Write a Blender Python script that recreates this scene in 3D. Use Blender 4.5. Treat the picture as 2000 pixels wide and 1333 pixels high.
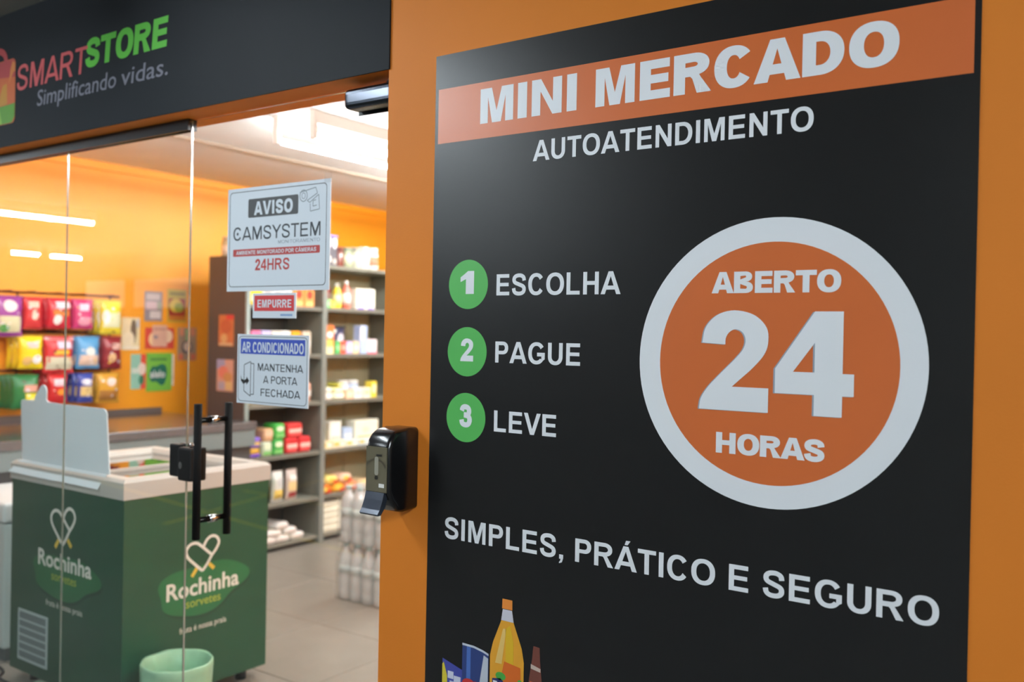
import bpy, bmesh, math, random
from mathutils import Vector, Matrix
from mathutils.geometry import tessellate_polygon

for o in list(bpy.data.objects):
    bpy.data.objects.remove(o)
SC = bpy.context.scene
COL = SC.collection
random.seed(7)
PI = math.pi

# ------------------------------------------------------------------ camera, world, exposure
CAMY, CAMZ = -1.68, 1.453
cam = bpy.data.cameras.new('camera')
cam.sensor_width = 36.0
cam.lens = 36.0 * 1813.3 / 2000.0
cam.clip_start = 0.05
cam.dof.use_dof = True
cam.dof.focus_distance = 1.95
cam.dof.aperture_fstop = 2.6
camo = bpy.data.objects.new('camera', cam)
COL.objects.link(camo)
RGT, UPV, FWD = Vector((.81639, .57716, .01923)), Vector((-.01940, -.00588, .99979)), Vector((-.57716, .81659, -.00639))
mw = Matrix((RGT, UPV, -FWD)).transposed().to_4x4()
mw.translation = (0, CAMY, CAMZ)
camo.matrix_world = mw
SC.camera = camo
SC.view_settings.view_transform = 'Standard'
SC.view_settings.look = 'None'
SC.view_settings.gamma = 1
SC.view_settings.use_curve_mapping = False
SC.view_settings.exposure = 0.0
SC.cycles.use_denoising = True
SC.cycles.transparent_max_bounces = 24
SC.cycles.max_bounces = 10
SC.cycles.diffuse_bounces = 5
SC.cycles.sample_clamp_indirect = 6.0
W = bpy.data.worlds.new('world')
SC.world = W
W.use_nodes = True
W.node_tree.nodes['Background'].inputs[0].default_value = (.75, .85, 1, 1)
W.node_tree.nodes['Background'].inputs[1].default_value = 0.02
TUBE_OUT = 235.0      # emission of the mirrored hall tubes and the added fill tubes
TUBE_NEAR = 108.0     # emission of the hall tube beside the shop front
TUBE_IN = 200.0       # emission of the added, unseen shop fill tubes

# ------------------------------------------------------------------ materials
def lin(c):
    c = c / 255.0
    return c / 12.92 if c <= .04045 else ((c + .055) / 1.055) ** 2.4
def L3(c):
    return (lin(c[0]), lin(c[1]), lin(c[2]), 1)
MATS = {}
def M(name, c, rough=.5, metal=0.0, spec=.5, noise=0.0, scale=8.0, bump=0.0, bscale=60.0, trans=0.0, coat=0.0):
    if name in MATS:
        return MATS[name]
    m = bpy.data.materials.new(name)
    m.use_nodes = True
    nt = m.node_tree
    b = nt.nodes['Principled BSDF']
    b.inputs['Base Color'].default_value = L3(c)
    b.inputs['Roughness'].default_value = rough
    b.inputs['Metallic'].default_value = metal
    b.inputs['Specular IOR Level'].default_value = spec
    b.inputs['Transmission Weight'].default_value = trans
    b.inputs['Coat Weight'].default_value = coat
    if noise or bump:
        tc = nt.nodes.new('ShaderNodeTexCoord')
    if noise:
        n = nt.nodes.new('ShaderNodeTexNoise')
        n.inputs['Scale'].default_value = scale
        n.inputs['Detail'].default_value = 6
        r = nt.nodes.new('ShaderNodeMapRange')
        r.inputs[1].default_value = .3; r.inputs[2].default_value = .7
        r.inputs[3].default_value = 1 - noise; r.inputs[4].default_value = 1 + noise
        mx = nt.nodes.new('ShaderNodeMix')
        mx.data_type = 'RGBA'; mx.blend_type = 'MULTIPLY'
        mx.inputs[0].default_value = 1
        mx.inputs[6].default_value = L3(c)
        nt.links.new(tc.outputs['Object'], n.inputs['Vector'])
        nt.links.new(n.outputs['Fac'], r.inputs[0])
        nt.links.new(r.outputs[0], mx.inputs[7])
        nt.links.new(mx.outputs[2], b.inputs['Base Color'])
    if bump:
        n2 = nt.nodes.new('ShaderNodeTexNoise')
        n2.inputs['Scale'].default_value = bscale
        n2.inputs['Detail'].default_value = 4
        bp = nt.nodes.new('ShaderNodeBump')
        bp.inputs['Strength'].default_value = bump
        bp.inputs['Distance'].default_value = .002
        nt.links.new(tc.outputs['Object'], n2.inputs['Vector'])
        nt.links.new(n2.outputs['Fac'], bp.inputs['Height'])
        nt.links.new(bp.outputs[0], b.inputs['Normal'])
    MATS[name] = m
    return m
def emit(name, c, s):
    m = bpy.data.materials.new(name)
    m.use_nodes = True
    nt = m.node_tree
    nt.nodes.clear()
    e = nt.nodes.new('ShaderNodeEmission')
    e.inputs[0].default_value = (*c, 1); e.inputs[1].default_value = s
    out = nt.nodes.new('ShaderNodeOutputMaterial')
    nt.links.new(e.outputs[0], out.inputs[0])
    return m
def glassmat(name, tint, gain=1.7, rough=0.0, base=0.0):
    """thin sheet: clear, with a mirror share that grows with the angle; only the outer face of the sheet reflects"""
    m = bpy.data.materials.new(name)
    m.use_nodes = True
    nt = m.node_tree
    nt.nodes.clear()
    N = nt.nodes.new
    tr = N('ShaderNodeBsdfTransparent'); tr.inputs[0].default_value = (*tint, 1)
    gl = N('ShaderNodeBsdfGlossy'); gl.inputs['Roughness'].default_value = rough
    fr = N('ShaderNodeFresnel'); fr.inputs[0].default_value = 1.5
    ge = N('ShaderNodeNewGeometry')
    inv = N('ShaderNodeMath'); inv.operation = 'SUBTRACT'; inv.inputs[0].default_value = 1
    mul = N('ShaderNodeMath'); mul.operation = 'MULTIPLY'
    add = N('ShaderNodeMath'); add.operation = 'MULTIPLY_ADD'; add.inputs[1].default_value = gain; add.inputs[2].default_value = base; add.use_clamp = True
    mix = N('ShaderNodeMixShader'); out = N('ShaderNodeOutputMaterial')
    nt.links.new(ge.outputs['Backfacing'], inv.inputs[1])
    nt.links.new(fr.outputs[0], add.inputs[0])
    nt.links.new(add.outputs[0], mul.inputs[0]); nt.links.new(inv.outputs[0], mul.inputs[1])
    nt.links.new(mul.outputs[0], mix.inputs[0])
    nt.links.new(tr.outputs[0], mix.inputs[1]); nt.links.new(gl.outputs[0], mix.inputs[2])
    nt.links.new(mix.outputs[0], out.inputs[0])
    return m

ORANGE = M('orange_wall_paint', (216, 124, 36), .6, spec=.3, noise=.03, scale=3, bump=.12, bscale=220)
ORANGE_LIT = M('orange_paint_lit', (246, 165, 34), .45, noise=.03, scale=3, bump=.1, bscale=200)  # same orange wall paint, yellowed to imitate the overexposed shop light
BLACKVINYL = M('black_print_vinyl', (22, 22, 23), .34, spec=.42, noise=.05, scale=5, bump=.05, bscale=400)
BANDPRINT = M('orange_print_vinyl', (208, 106, 52), .36, spec=.6, noise=.02, scale=6, bump=.05, bscale=400)
WHITEPRINT = M('white_print_vinyl', (228, 230, 234), .4, spec=.5, noise=.01)
GREENPRINT = M('green_print_vinyl', (86, 178, 88), .4, spec=.5, noise=.02)
GREYPRINT = M('grey_print', (150, 160, 172), .4)
FASCIA = M('charcoal_fascia_vinyl', (29, 32, 36), .6, spec=.12, noise=.05, scale=4)
CEILIN = M('warm_white_ceiling', (238, 238, 236), .8, noise=.03, scale=4, bump=.1)
CONCRETE = M('grey_concrete', (128, 128, 122), .85, noise=.12, scale=3, bump=.25, bscale=40)
CONCFLOOR = M('dark_concrete_floor', (112, 112, 110), .7, noise=.15, scale=2, bump=.2, bscale=50)
TILE = M('beige_grey_floor_tile', (138, 131, 121), .38, noise=.08, scale=5, bump=.06, bscale=80)
GROUT = M('floor_grout', (96, 90, 84), .9, noise=.1)
YELLOWLINE = M('yellow_floor_paint', (225, 205, 70), .6, noise=.1)
BLACK = M('black_plastic', (13, 13, 14), .45, spec=.3)
BLACKMATTE = M('matte_black_metal', (10, 10, 11), .7, spec=.15)
BLACKALU = M('black_aluminium', (34, 35, 38), .35, metal=.3)
CHROME = M('chrome', (210, 212, 214), .14, metal=1.0)
WHITEPL = M('white_plastic', (228, 226, 220), .4, spec=.5, noise=.01)
GLASS = glassmat('clear_pane', (.955, .975, .965))
GLASSEDGE = M('glass_edge', (132, 150, 142), .15, spec=.8, trans=.45)
TUBEMAT_IN = emit('shop_fill_glow', (.98, .985, 1), TUBE_IN)
TUBEMAT_DOOR = emit('door_tube_glow', (.98, .985, 1), 88.0)
TUBEMAT_OUT = emit('hall_tube_glow', (.84, .94, 1), TUBE_OUT)
TUBEMAT_NEAR = emit('near_hall_tube_glow', (.84, .94, 1), TUBE_NEAR)

# ------------------------------------------------------------------ object helpers
def tag(o, label=None, cat=None, group=None, kind=None):
    if label: o['label'] = label
    if cat: o['category'] = cat
    if group: o['group'] = group
    if kind: o['kind'] = kind
    return o
def thing(name, label, cat, loc=(0, 0, 0), rz=0, group=None, kind=None):
    o = bpy.data.objects.new(name, None)
    o.empty_display_size = .05
    COL.objects.link(o)
    o.location = loc
    o.rotation_euler = (0, 0, rz)
    return tag(o, label, cat, group, kind)
def root_loc(p):
    while p.parent is not None:
        p = p.parent
    return p.location
def mobj(name, verts, faces, mat, parent=None, smooth=False, local=False):
    if parent is not None and not local:
        r = root_loc(parent)
        verts = [(v[0] - r[0], v[1] - r[1], v[2] - r[2]) for v in verts]
    me = bpy.data.meshes.new(name)
    me.from_pydata([tuple(v) for v in verts], [], faces)
    me.update()
    o = bpy.data.objects.new(name, me)
    COL.objects.link(o)
    if isinstance(mat, (list, tuple)):
        for m in mat: me.materials.append(m)
    else:
        me.materials.append(mat)
    if smooth:
        for p in me.polygons: p.use_smooth = True
    if parent is not None: o.parent = parent
    return o
def bmobj(name, bm, mat, parent=None, smooth=False, local=False):
    bmesh.ops.recalc_face_normals(bm, faces=bm.faces)
    vs = [v.co.copy() for v in bm.verts]
    for i, v in enumerate(bm.verts): v.index = i
    fs = [[v.index for v in f.verts] for f in bm.faces]
    bm.free()
    return mobj(name, vs, fs, mat, parent, smooth, local)
def bm_box(bm, lo, hi, bevel=0, seg=2):
    r = bmesh.ops.create_cube(bm, size=1)
    vs = r['verts']
    for v in vs:
        v.co = Vector([(lo[i] + hi[i]) / 2 + v.co[i] * (hi[i] - lo[i]) for i in range(3)])
    if bevel:
        es = list({e for v in vs for e in v.link_edges})
        bmesh.ops.bevel(bm, geom=es, offset=bevel, segments=seg, affect='EDGES', profile=.6, clamp_overlap=True)
def box(name, lo, hi, mat, parent=None, bevel=0, seg=2, local=False):
    bm = bmesh.new()
    bm_box(bm, lo, hi, bevel, seg)
    return bmobj(name, bm, mat, parent, False, local)
def boxes(name, lst, mat, parent=None, bevel=0, local=False):
    bm = bmesh.new()
    for lo, hi in lst: bm_box(bm, lo, hi, bevel, 1)
    return bmobj(name, bm, mat, parent, False, local)
def bm_tube(bm, p0, p1, r, n=10, r1=None, cap=True):
    p0, p1 = Vector(p0), Vector(p1)
    d = (p1 - p0).normalized()
    a = d.orthogonal().normalized(); b = d.cross(a)
    r1 = r if r1 is None else r1
    A = [bm.verts.new(p0 + (a * math.cos(2 * PI * i / n) + b * math.sin(2 * PI * i / n)) * r) for i in range(n)]
    B = [bm.verts.new(p1 + (a * math.cos(2 * PI * i / n) + b * math.sin(2 * PI * i / n)) * r1) for i in range(n)]
    for i in range(n):
        bm.faces.new((A[i], A[(i + 1) % n], B[(i + 1) % n], B[i]))
    if cap:
        bm.faces.new(A[::-1]); bm.faces.new(B)
def tube(name, p0, p1, r, mat, parent=None, n=12, r1=None, local=False):
    bm = bmesh.new()
    bm_tube(bm, p0, p1, r, n, r1)
    o = bmobj(name, bm, mat, parent, False, local)
    for p in o.data.polygons:
        if len(p.vertices) == 4: p.use_smooth = True
    return o
def lathe(name, prof, mat, parent=None, n=14, at=(0, 0, 0), local=False):
    vs, fs = [], []
    for r, z in prof:
        for i in range(n):
            a = 2 * PI * i / n
            vs.append((at[0] + r * math.cos(a), at[1] + r * math.sin(a), at[2] + z))
    for k in range(len(prof) - 1):
        for i in range(n):
            fs.append((k * n + i, k * n + (i + 1) % n, (k + 1) * n + (i + 1) % n, (k + 1) * n + i))
    fs.append(tuple(range(n))[::-1])
    fs.append(tuple(range((len(prof) - 1) * n, len(prof) * n)))
    return mobj(name, vs, fs, mat, parent, True, local)
def copy_tree(o, parent=None):
    c = o.copy()
    COL.objects.link(c)
    c.parent = parent
    for ch in o.children: copy_tree(ch, c)
    return c
def struct(o):
    o['kind'] = 'structure'
    return o

# flat printed shapes: polygons in (a, b) mapped onto a plane
def wall_map(y):                      # plane facing the camera side (normal -y)
    return lambda a, b, d=0: (a, y - d, b)
def side_map(x):                      # plane facing +x, a runs along y
    return lambda a, b, d=0: (x + d, a, b)
def flat(name, polys, fmap, mat, parent, local=False):
    vs, fs = [], []
    for pi, loops in enumerate(polys):
        dd = (pi % 4) * 4e-5            # pieces that lap over one another must not share a plane
        if not isinstance(loops[0][0], (tuple, list)): loops = [loops]
        l3 = [[Vector((p[0], p[1], 0)) for p in lp] for lp in loops]
        base = len(vs)
        pts = [p for lp in loops for p in lp]
        vs += [fmap(p[0], p[1], dd) for p in pts]
        for t in tessellate_polygon(l3):
            a, b, c = (pts[i] for i in t)
            cr = (b[0] - a[0]) * (c[1] - a[1]) - (b[1] - a[1]) * (c[0] - a[0])
            if abs(cr) < 1e-12: continue
            t = t if cr > 0 else t[::-1]
            fs.append(tuple(base + i for i in t))
    return mobj(name, vs, fs, mat, parent, False, local)
def rect(a0, b0, a1, b1):
    return [(a0, b0), (a1, b0), (a1, b1), (a0, b1)]
def rrect(a0, b0, a1, b1, r, n=5):
    out = []
    for cx, cy, s in ((a1 - r, b0 + r, -PI / 2), (a1 - r, b1 - r, 0), (a0 + r, b1 - r, PI / 2), (a0 + r, b0 + r, PI)):
        for i in range(n + 1):
            t = s + PI / 2 * i / n
            out.append((cx + r * math.cos(t), cy + r * math.sin(t)))
    return out
def ell(cx, cy, rx, ry, a0=0, a1=2 * PI, n=48, e=2.0, close=True):
    out = []
    k = n if close else n + 1
    for i in range(k):
        t = a0 + (a1 - a0) * i / n
        c, s = math.cos(t), math.sin(t)
        out.append((cx + rx * math.copysign(abs(c) ** (2 / e), c), cy + ry * math.copysign(abs(s) ** (2 / e), s)))
    return out
def catmull(P, n=8):
    Q = [tuple(2 * P[0][i] - P[1][i] for i in (0, 1))] + list(P) + [tuple(2 * P[-1][i] - P[-2][i] for i in (0, 1))]
    out = []
    for k in range(1, len(Q) - 2):
        p0, p1, p2, p3 = Q[k - 1:k + 3]
        for j in range(n):
            t = j / n
            out.append(tuple(.5 * (2 * p1[i] + (p2[i] - p0[i]) * t + (2 * p0[i] - 5 * p1[i] + 4 * p2[i] - p3[i]) * t * t + (3 * p1[i] - p0[i] - 3 * p2[i] + p3[i]) * t ** 3) for i in (0, 1)))
    out.append(tuple(P[-1]))
    return out
def stroke(P, wx, wy=None, closed=False):
    """outline of a stroke along P; wx = weight where it runs vertically, wy where it runs level"""
    wy = wx if wy is None else wy
    Lf, Rt = [], []
    n = len(P)
    for i in range(n):
        a = P[(i - 1) % n] if closed else P[max(i - 1, 0)]
        b = P[(i + 1) % n] if closed else P[min(i + 1, n - 1)]
        dx, dy = b[0] - a[0], b[1] - a[1]
        l = math.hypot(dx, dy) or 1
        dx, dy = dx / l, dy / l
        w = (wy * dx * dx + wx * dy * dy) / 2
        Lf.append((P[i][0] - dy * w, P[i][1] + dx * w)); Rt.append((P[i][0] + dy * w, P[i][1] - dx * w))
    if closed:
        return [Lf, Rt]
    return [Lf + Rt[::-1]]

# ------------------------------------------------------------------ lettering: own capitals drawn in a cap height of 1
BOLD = dict(s=.2, t=.17, w=dict(A=1.0, B=.83, C=.88, D=.84, E=.75, F=.7, G=.93, H=.8, I=.2, L=.7, M=.96, N=.8, O=.96, P=.76, R=.88, S=.8, T=.79, U=.8, V=.93, Y=.93, **{'1': .36, '2': .68, '3': .68, '4': .71, ',': .2, '.': .2}),
            adv=dict(A=1.0, B=1.0, C=1.0, D=1.0, E=.93, F=.85, G=1.08, H=1.0, I=.39, L=.85, M=1.16, N=1.0, O=1.08, P=.93, R=1.0, S=.93, T=.85, U=1.0, V=.93, Y=.93, **{'1': .777, '2': .777, '3': .777, '4': .777, ',': .39, '.': .39, ' ': .39}))
HEAVY = dict(s=.3, t=.23, w=dict(A=1.08, B=.9, C=.95, D=.91, E=.82, F=.76, G=1.0, H=.95, I=.3, L=.75, M=1.12, N=.95, O=1.03, P=.84, R=.97, S=.9, T=.92, U=.93, V=1.06, Y=1.06, **{'1': .5, '2': .8, '3': .8, '4': .87}),
             adv=dict(A=1.08, B=1.08, C=1.08, D=1.08, E=1.0, F=.93, G=1.16, H=1.16, I=.5, L=.93, M=1.32, N=1.16, O=1.16, P=1.0, R=1.08, S=1.0, T=1.0, U=1.16, V=1.08, Y=1.08, **{'1': .93, '2': .93, '3': .93, '4': .93, ' ': .46}))
THIN = dict(s=.125, t=.11, w=dict(BOLD['w']), adv=dict(BOLD['adv']))
CONDB = dict(s=.24, t=.17, w=dict(BOLD['w']), adv=dict(BOLD['adv']))
DIG = dict(s=.27, t=.215, w={'2': .74, '4': .77}, adv={'2': .8, '4': .8})
def glyph(ch, st):
    s, t = st['s'], st['t']
    base = {'Á': 'A', 'Â': 'A', 'Ç': 'C'}.get(ch, ch)
    w = st['w'][base]
    ov = .012
    R = []
    if base == 'I': R = [[rect(0, 0, s, 1)]]
    elif base == 'L': R = [[[(0, 0), (w, 0), (w, t), (s, t), (s, 1), (0, 1)]]]
    elif base == 'E': m = .5 - t * .42; R = [[[(0, 0), (w, 0), (w, t), (s, t), (s, m), (w * .94, m), (w * .94, m + t * .95), (s, m + t * .95), (s, 1 - t), (w * .98, 1 - t), (w * .98, 1), (0, 1)]]]
    elif base == 'F': m = .47 - t * .42; R = [[[(0, 0), (s, 0), (s, m), (w * .9, m), (w * .9, m + t), (s, m + t), (s, 1 - t), (w, 1 - t), (w, 1), (0, 1)]]]
    elif base == 'H': m = .5 - t * .45; R = [[[(0, 0), (s, 0), (s, m), (w - s, m), (w - s, 0), (w, 0), (w, 1), (w - s, 1), (w - s, m + t), (s, m + t), (s, 1), (0, 1)]]]
    elif base == 'T': R = [[[(w / 2 - s / 2, 0), (w / 2 + s / 2, 0), (w / 2 + s / 2, 1 - t), (w, 1 - t), (w, 1), (0, 1), (0, 1 - t), (w / 2 - s / 2, 1 - t)]]]
    elif base == 'M':
        q = s * .88; c = w / 2; d = s * .5
        R = [[[(0, 0), (q, 0), (q, .74), (c - d, 0), (c + d, 0), (w - q, .74), (w - q, 0), (w, 0), (w, 1), (w - q - d * .85, 1), (c, .33), (q + d * .85, 1), (0, 1)]]]
    elif base == 'N':
        q = s * .93
        R = [[[(0, 0), (q, 0), (q, .66), (w - q * 1.03, 0), (w, 0), (w, 1), (w - q, 1), (w - q, .35), (q * 1.05, 1), (0, 1)]]]
    elif base == 'A':
        c = w / 2; h = s * .56; k = s * 1.09
        f = lambda z: (c - h) * z          # outer left edge
        zi = 1 - (t * 1.25 if s < .25 else t * 1.0)
        inn = lambda z: k + (c - k) * min(z / zi, 1)
        zb = .2 if s < .25 else .17; zc = zb + t * 1.02
        R = [[[(0, 0), (k, 0), (inn(zb), zb), (w - inn(zb), zb), (w - k, 0), (w, 0), (c + h, 1), (c - h, 1)], [(inn(zc), zc), (w - inn(zc), zc), (c, zi)]]]
        if ch == 'Á': R.append([[(c - .06, 1.06), (c + .07, 1.06), (c + .2, 1.24), (c, 1.24)]])
        if ch == 'Â': R.append([[(c - .2, 1.05), (c - .08, 1.05), (c, 1.14), (c + .08, 1.05), (c + .2, 1.05), (c + .07, 1.23), (c - .07, 1.23)]])
    elif base == 'V':
        c = w / 2; h = s * .55; k = s * 1.09
        R = [[[(0, 1), (c - h, 0), (c + h, 0), (w, 1), (w - k, 1), (c, .26), (k, 1)]]]
    elif base == 'Y':
        c = w / 2
        R = [[[(c - s / 2, 0), (c + s / 2, 0), (c + s / 2, .42), (w, 1), (w - s * 1.15, 1), (c, .6), (s * 1.15, 1), (0, 1), (c - s / 2, .42)]]]
    elif base == 'O': R = [[ell(w / 2, .5, w / 2, .5 + ov, e=2.25), ell(w / 2, .5, w / 2 - s * 1.03, .5 + ov - t, e=2.2)]]
    elif base in 'CG':
        a0 = .62 if base == 'C' else .6
        a1 = 2 * PI - (.62 if base == 'C' else .25)
        O_ = ell(w / 2, .5, w / 2, .5 + ov, a0, a1, 44, 2.2, False)
        I_ = ell(w / 2, .5, w / 2 - s * 1.03, .5 + ov - t, a0 - .05, a1 + .1, 44, 2.2, False)
        if base == 'C': R = [[O_ + I_[::-1]]]
        else:
            O_ = ell(w / 2, .5, w / 2, .5 + ov, .6, 2 * PI - .62, 44, 2.2, False)
            I_ = ell(w / 2, .5, w / 2 - s * 1.03, .5 + ov - t, .55, 2 * PI - .75, 44, 2.2, False)
            R = [[O_ + I_[::-1]], [rect(w * .54, .53 - t, w, .53)], [[(w - s * .95, .53), (w - s * .95, .1), (w * .9, .17), (w, .23), (w, .53)]]]
    elif base == 'U':
        b = .38; O_ = ell(w / 2, b, w / 2, b + ov, PI, 2 * PI, 28, 2.2, False); I_ = ell(w / 2, b, w / 2 - s, b + ov - t, PI, 2 * PI, 28, 2.1, False)
        R = [[[(0, 1)] + O_ + [(w, 1), (w - s, 1)] + I_[::-1] + [(s, 1)]]]
    elif base == 'D':
        x = w * .42
        R = [[[(0, 0)] + ell(x, .5, w - x, .5, -PI / 2, PI / 2, 28, 2.2, False) + [(0, 1)], [(s, t)] + ell(x, .5, w - x - s, .5 - t, -PI / 2, PI / 2, 28, 2.1, False) + [(s, 1 - t)]]]
    elif base in 'PR':
        zb = .4 if base == 'P' else .44
        zc = (1 + zb) / 2; rx = w * .42; bw = w if base == 'P' else w * .94
        x = bw - rx
        bowl = ell(x, zc, rx, (1 - zb) / 2, -PI / 2, PI / 2, 22, 2.2, False)
        hole = [(s, zb + t * .95)] + ell(x, zc, rx - s * .98, (1 - zb) / 2 - t * .97, -PI / 2, PI / 2, 18, 2.1, False) + [(s, 1 - t)]
        if base == 'P': R = [[[(0, 0), (s, 0), (s, zb)] + bowl + [(0, 1)], hole]]
        else:
            R = [[[(0, 0), (s, 0), (s, zb - .02)] + [(x, zb - .02)] + bowl[1:] + [(0, 1)], hole], [[(w * .36, zb + t * .3), (w * .5, zb - t * .35), (w - s * 1.22, 0), (w, 0), (w * .74, .36), (w * .6, zb + t * .6)]]]
    elif base == 'B':
        zm = .53; r1 = w * .36; r2 = w * .4
        x1 = w * .95 - r1; x2 = w - r2
        lo = ell(x2, zm / 2, r2, zm / 2, -PI / 2, PI / 2, 20, 2.2, False)
        hi = ell(x1, (1 + zm) / 2, r1, (1 - zm) / 2, -PI / 2, PI / 2, 20, 2.2, False)
        tt = t * .9
        R = [[[(0, 0)] + lo + hi + [(0, 1)], [(s, tt)] + ell(x2, zm / 2, r2 - s * .95, zm / 2 - tt * .95, -PI / 2, PI / 2, 16, 2.1, False) + [(s, zm - tt * .5)], [(s, zm + tt * .5)] + ell(x1, (1 + zm) / 2, r1 - s * .95, (1 - zm) / 2 - tt * .9, -PI / 2, PI / 2, 16, 2.1, False) + [(s, 1 - tt)]]]
    elif base == 'S':
        P = [(.985, .71), (.93, .88), (.74, .975), (.5, 1), (.22, .965), (.05, .86), (.03, .71), (.15, .6), (.5, .505), (.87, .4), (.98, .27), (.94, .12), (.75, .025), (.48, 0), (.22, .03), (.05, .13), (-.01, .3)]
        P = [(s / 2 + a * (w - s), t / 2 - ov + b * (1 - t + 2 * ov)) for a, b in P]
        R = [stroke(catmull(P, 5), s * .98, t * 1.06)]
    elif base == '2':
        k = s / .27                       # heavier faces close the inner curve
        oc = catmull([(.03, .68), (.08, .84), (.25, .965), (.5, 1.01), (.78, .965), (.96, .84), (.985, .69), (.93, .57), (.78, .44), (.6, .32), (.48, t * 1.12)], 5)
        ic = catmull([(0, .02), (.03, .12), (.14, .24), (.33, .385), (.53, .53), (.635, .625), (.665, .715), (.62, .79), (.52, .82), (.43, .79), (.38, .73), (.375, .665)], 5)
        R = [[[(p[0] * w, p[1]) for p in oc] + [(w, t * 1.12), (w, 0), (0, 0)] + [(p[0] * w, p[1]) for p in ic]]]
    elif base == '3':
        P = [(.02, .77), (.1, .92), (.28, .99), (.5, 1), (.75, .96), (.9, .85), (.91, .7), (.78, .58), (.52, .535), (.8, .49), (.97, .38), (1., .24), (.9, .09), (.72, .015), (.48, 0), (.23, .03), (.06, .12), (0, .28)]
        P = [(s / 2 + a * (w - s), t / 2 - .01 + b * (1 - t + .02)) for a, b in P]
        c = catmull(P, 5)
        k = 8 * 5
        R = [stroke(c[:k + 1], s * .92, t), stroke(c[k:], s * .95, t), [rect(w * .36, .535 - t * .52, w * .66, .535 + t * .52)]]
    elif base == '4':
        xr = w * .86; xl = xr - s
        R = [[[(xl, 0), (xr, 0), (xr, .2), (w, .2), (w, .2 + t * .98), (xr, .2 + t * .98), (xr, 1), (xr - s * 1.02, 1), (0, .2 + t * 1.12), (0, .2), (xl, .2)], [(w * .235, .2 + t), (xl, .2 + t), (xl, .7)]]]
    elif base == '1':
        R = [[[(w - s, 0), (w, 0), (w, 1.01), (w - s * .75, 1.01), (w - s * 1.2, .87), (0, .74), (0, .53), (w - s, .66)]]]
    elif base == ',': R = [[[(0, 0), (s * .35, 0), (s * .25, -.09), (0, -.14), (0, -.2), (s * .7, -.14), (s, .03), (s, .19), (0, .19)]]]
    elif base == '.': R = [[rect(0, 0, s, .19)]]
    return R, w
def words(name, text, st, a0, b0, a1, h, fmap, mat, parent, shear=0.0, slope=0.0, track=0.0, local=False):
    """capitals set from a0 to a1 (ink edge to ink edge) on baseline b0, cap height h"""
    items, x = [], 0
    for i, ch in enumerate(text):
        base = {'Á': 'A', 'Â': 'A'}.get(ch, ch)
        adv = st['adv'][base]
        if ch != ' ':
            R, w = glyph(ch, st)
            items.append((x + (adv - w) / 2, R, w))
        x += adv + track
    x0 = items[0][0]; x1 = items[-1][0] + items[-1][2]
    k = (a1 - a0) / (x1 - x0)
    groups, gi = [[]], 0
    for i, ch in enumerate(text):
        if ch == ' ':
            groups.append([]); continue
        gx, R, w = items[gi]; gi += 1
        polys = groups[-1]
        for loops in R:
            polys.append([[(a0 + (gx - x0 + p[0]) * k + shear * p[1] * h, b0 + p[1] * h + slope * (gx - x0 + p[0]) * k) for p in lp] for lp in loops])
    return [flat(name, g, fmap, mat, parent, local) for g in groups][0]
def script(name, text, a0, b0, a1, h, fmap, mat, parent, bold=0.0, shear=0.0):
    """mixed-case text in the built-in face; h = height of a capital, baseline b0, from a0 to a1"""
    cu = bpy.data.curves.new('t', 'FONT')
    cu.body = text
    cu.offset = bold
    cu.resolution_u = 3
    cu.fill_mode = 'FRONT'
    to = bpy.data.objects.new('t', cu)
    COL.objects.link(to)
    bpy.context.view_layer.update()
    me = bpy.data.meshes.new_from_object(to.evaluated_get(bpy.context.evaluated_depsgraph_get()))
    xs = [v.co.x for v in me.vertices]
    x0, x1 = min(xs), max(xs)
    k = (a1 - a0) / (x1 - x0); kz = h / .69
    vs = [fmap(a0 + (v.co.x - x0) * k + shear * v.co.y * kz, b0 + v.co.y * kz) for v in me.vertices]
    fs = [tuple(p.vertices) for p in me.polygons]
    bpy.data.objects.remove(to); bpy.data.curves.remove(cu); bpy.data.meshes.remove(me)
    return mobj(name, vs, fs, mat, parent)

# ================================================================== THE SETTING
XJ = -1.572            # right jamb of the shop opening
XO = -4.6              # left jamb
HEAD = 2.098           # head of the opening
ZC_OUT, ZC_IN = 2.575, 2.515
XL, YB, XR = -5.63, 6.4, 1.2
YG = .082              # glass plane
struct(boxes('wall_front', [((XJ, 0, 0), (3.2, .16, ZC_OUT)), ((XO, 0, HEAD), (XJ, .16, ZC_OUT)), ((-16, 0, 0), (XO, .16, ZC_OUT))], ORANGE))
struct(box('wall_left', (XL - .15, .16, 0), (XL, YB, ZC_IN), ORANGE_LIT))
struct(box('wall_back', (XL - .15, YB, 0), (XR + .15, YB + .15, ZC_IN), ORANGE_LIT))
struct(box('wall_right', (XR, .16, 0), (XR + .15, YB, ZC_IN), ORANGE_LIT))
struct(box('ceiling', (XL - .15, .16, ZC_IN), (XR + .15, YB + .15, ZC_IN + .1), CEILIN))
fl = struct(box('floor', (XL - .15, .0, -.12), (XR + .15, YB + .15, -.012), GROUT))
ts, gap = .6, .004
tile_me = None
for i in range(11):
    for j in range(11):
        x0 = -5.24 + i * ts; y0 = .16 if j == 0 else .34 + (j - 1) * ts + .0
        y1 = .34 if j == 0 else y0 + ts
        key = 'e' if j == 0 else 'f'
        if key == 'f' and tile_me is not None:
            o = bpy.data.objects.new('floor_tile', tile_me); COL.objects.link(o); o.parent = fl
            o.location = (x0, y0, 0)
        else:
            o = box('floor_tile', (gap / 2, gap / 2, -.014), (ts - gap / 2, y1 - y0 - gap / 2, 0), TILE, fl, .0015, 1)
            o.location = (x0, y0, 0)
            if key == 'f': tile_me = o.data
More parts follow.
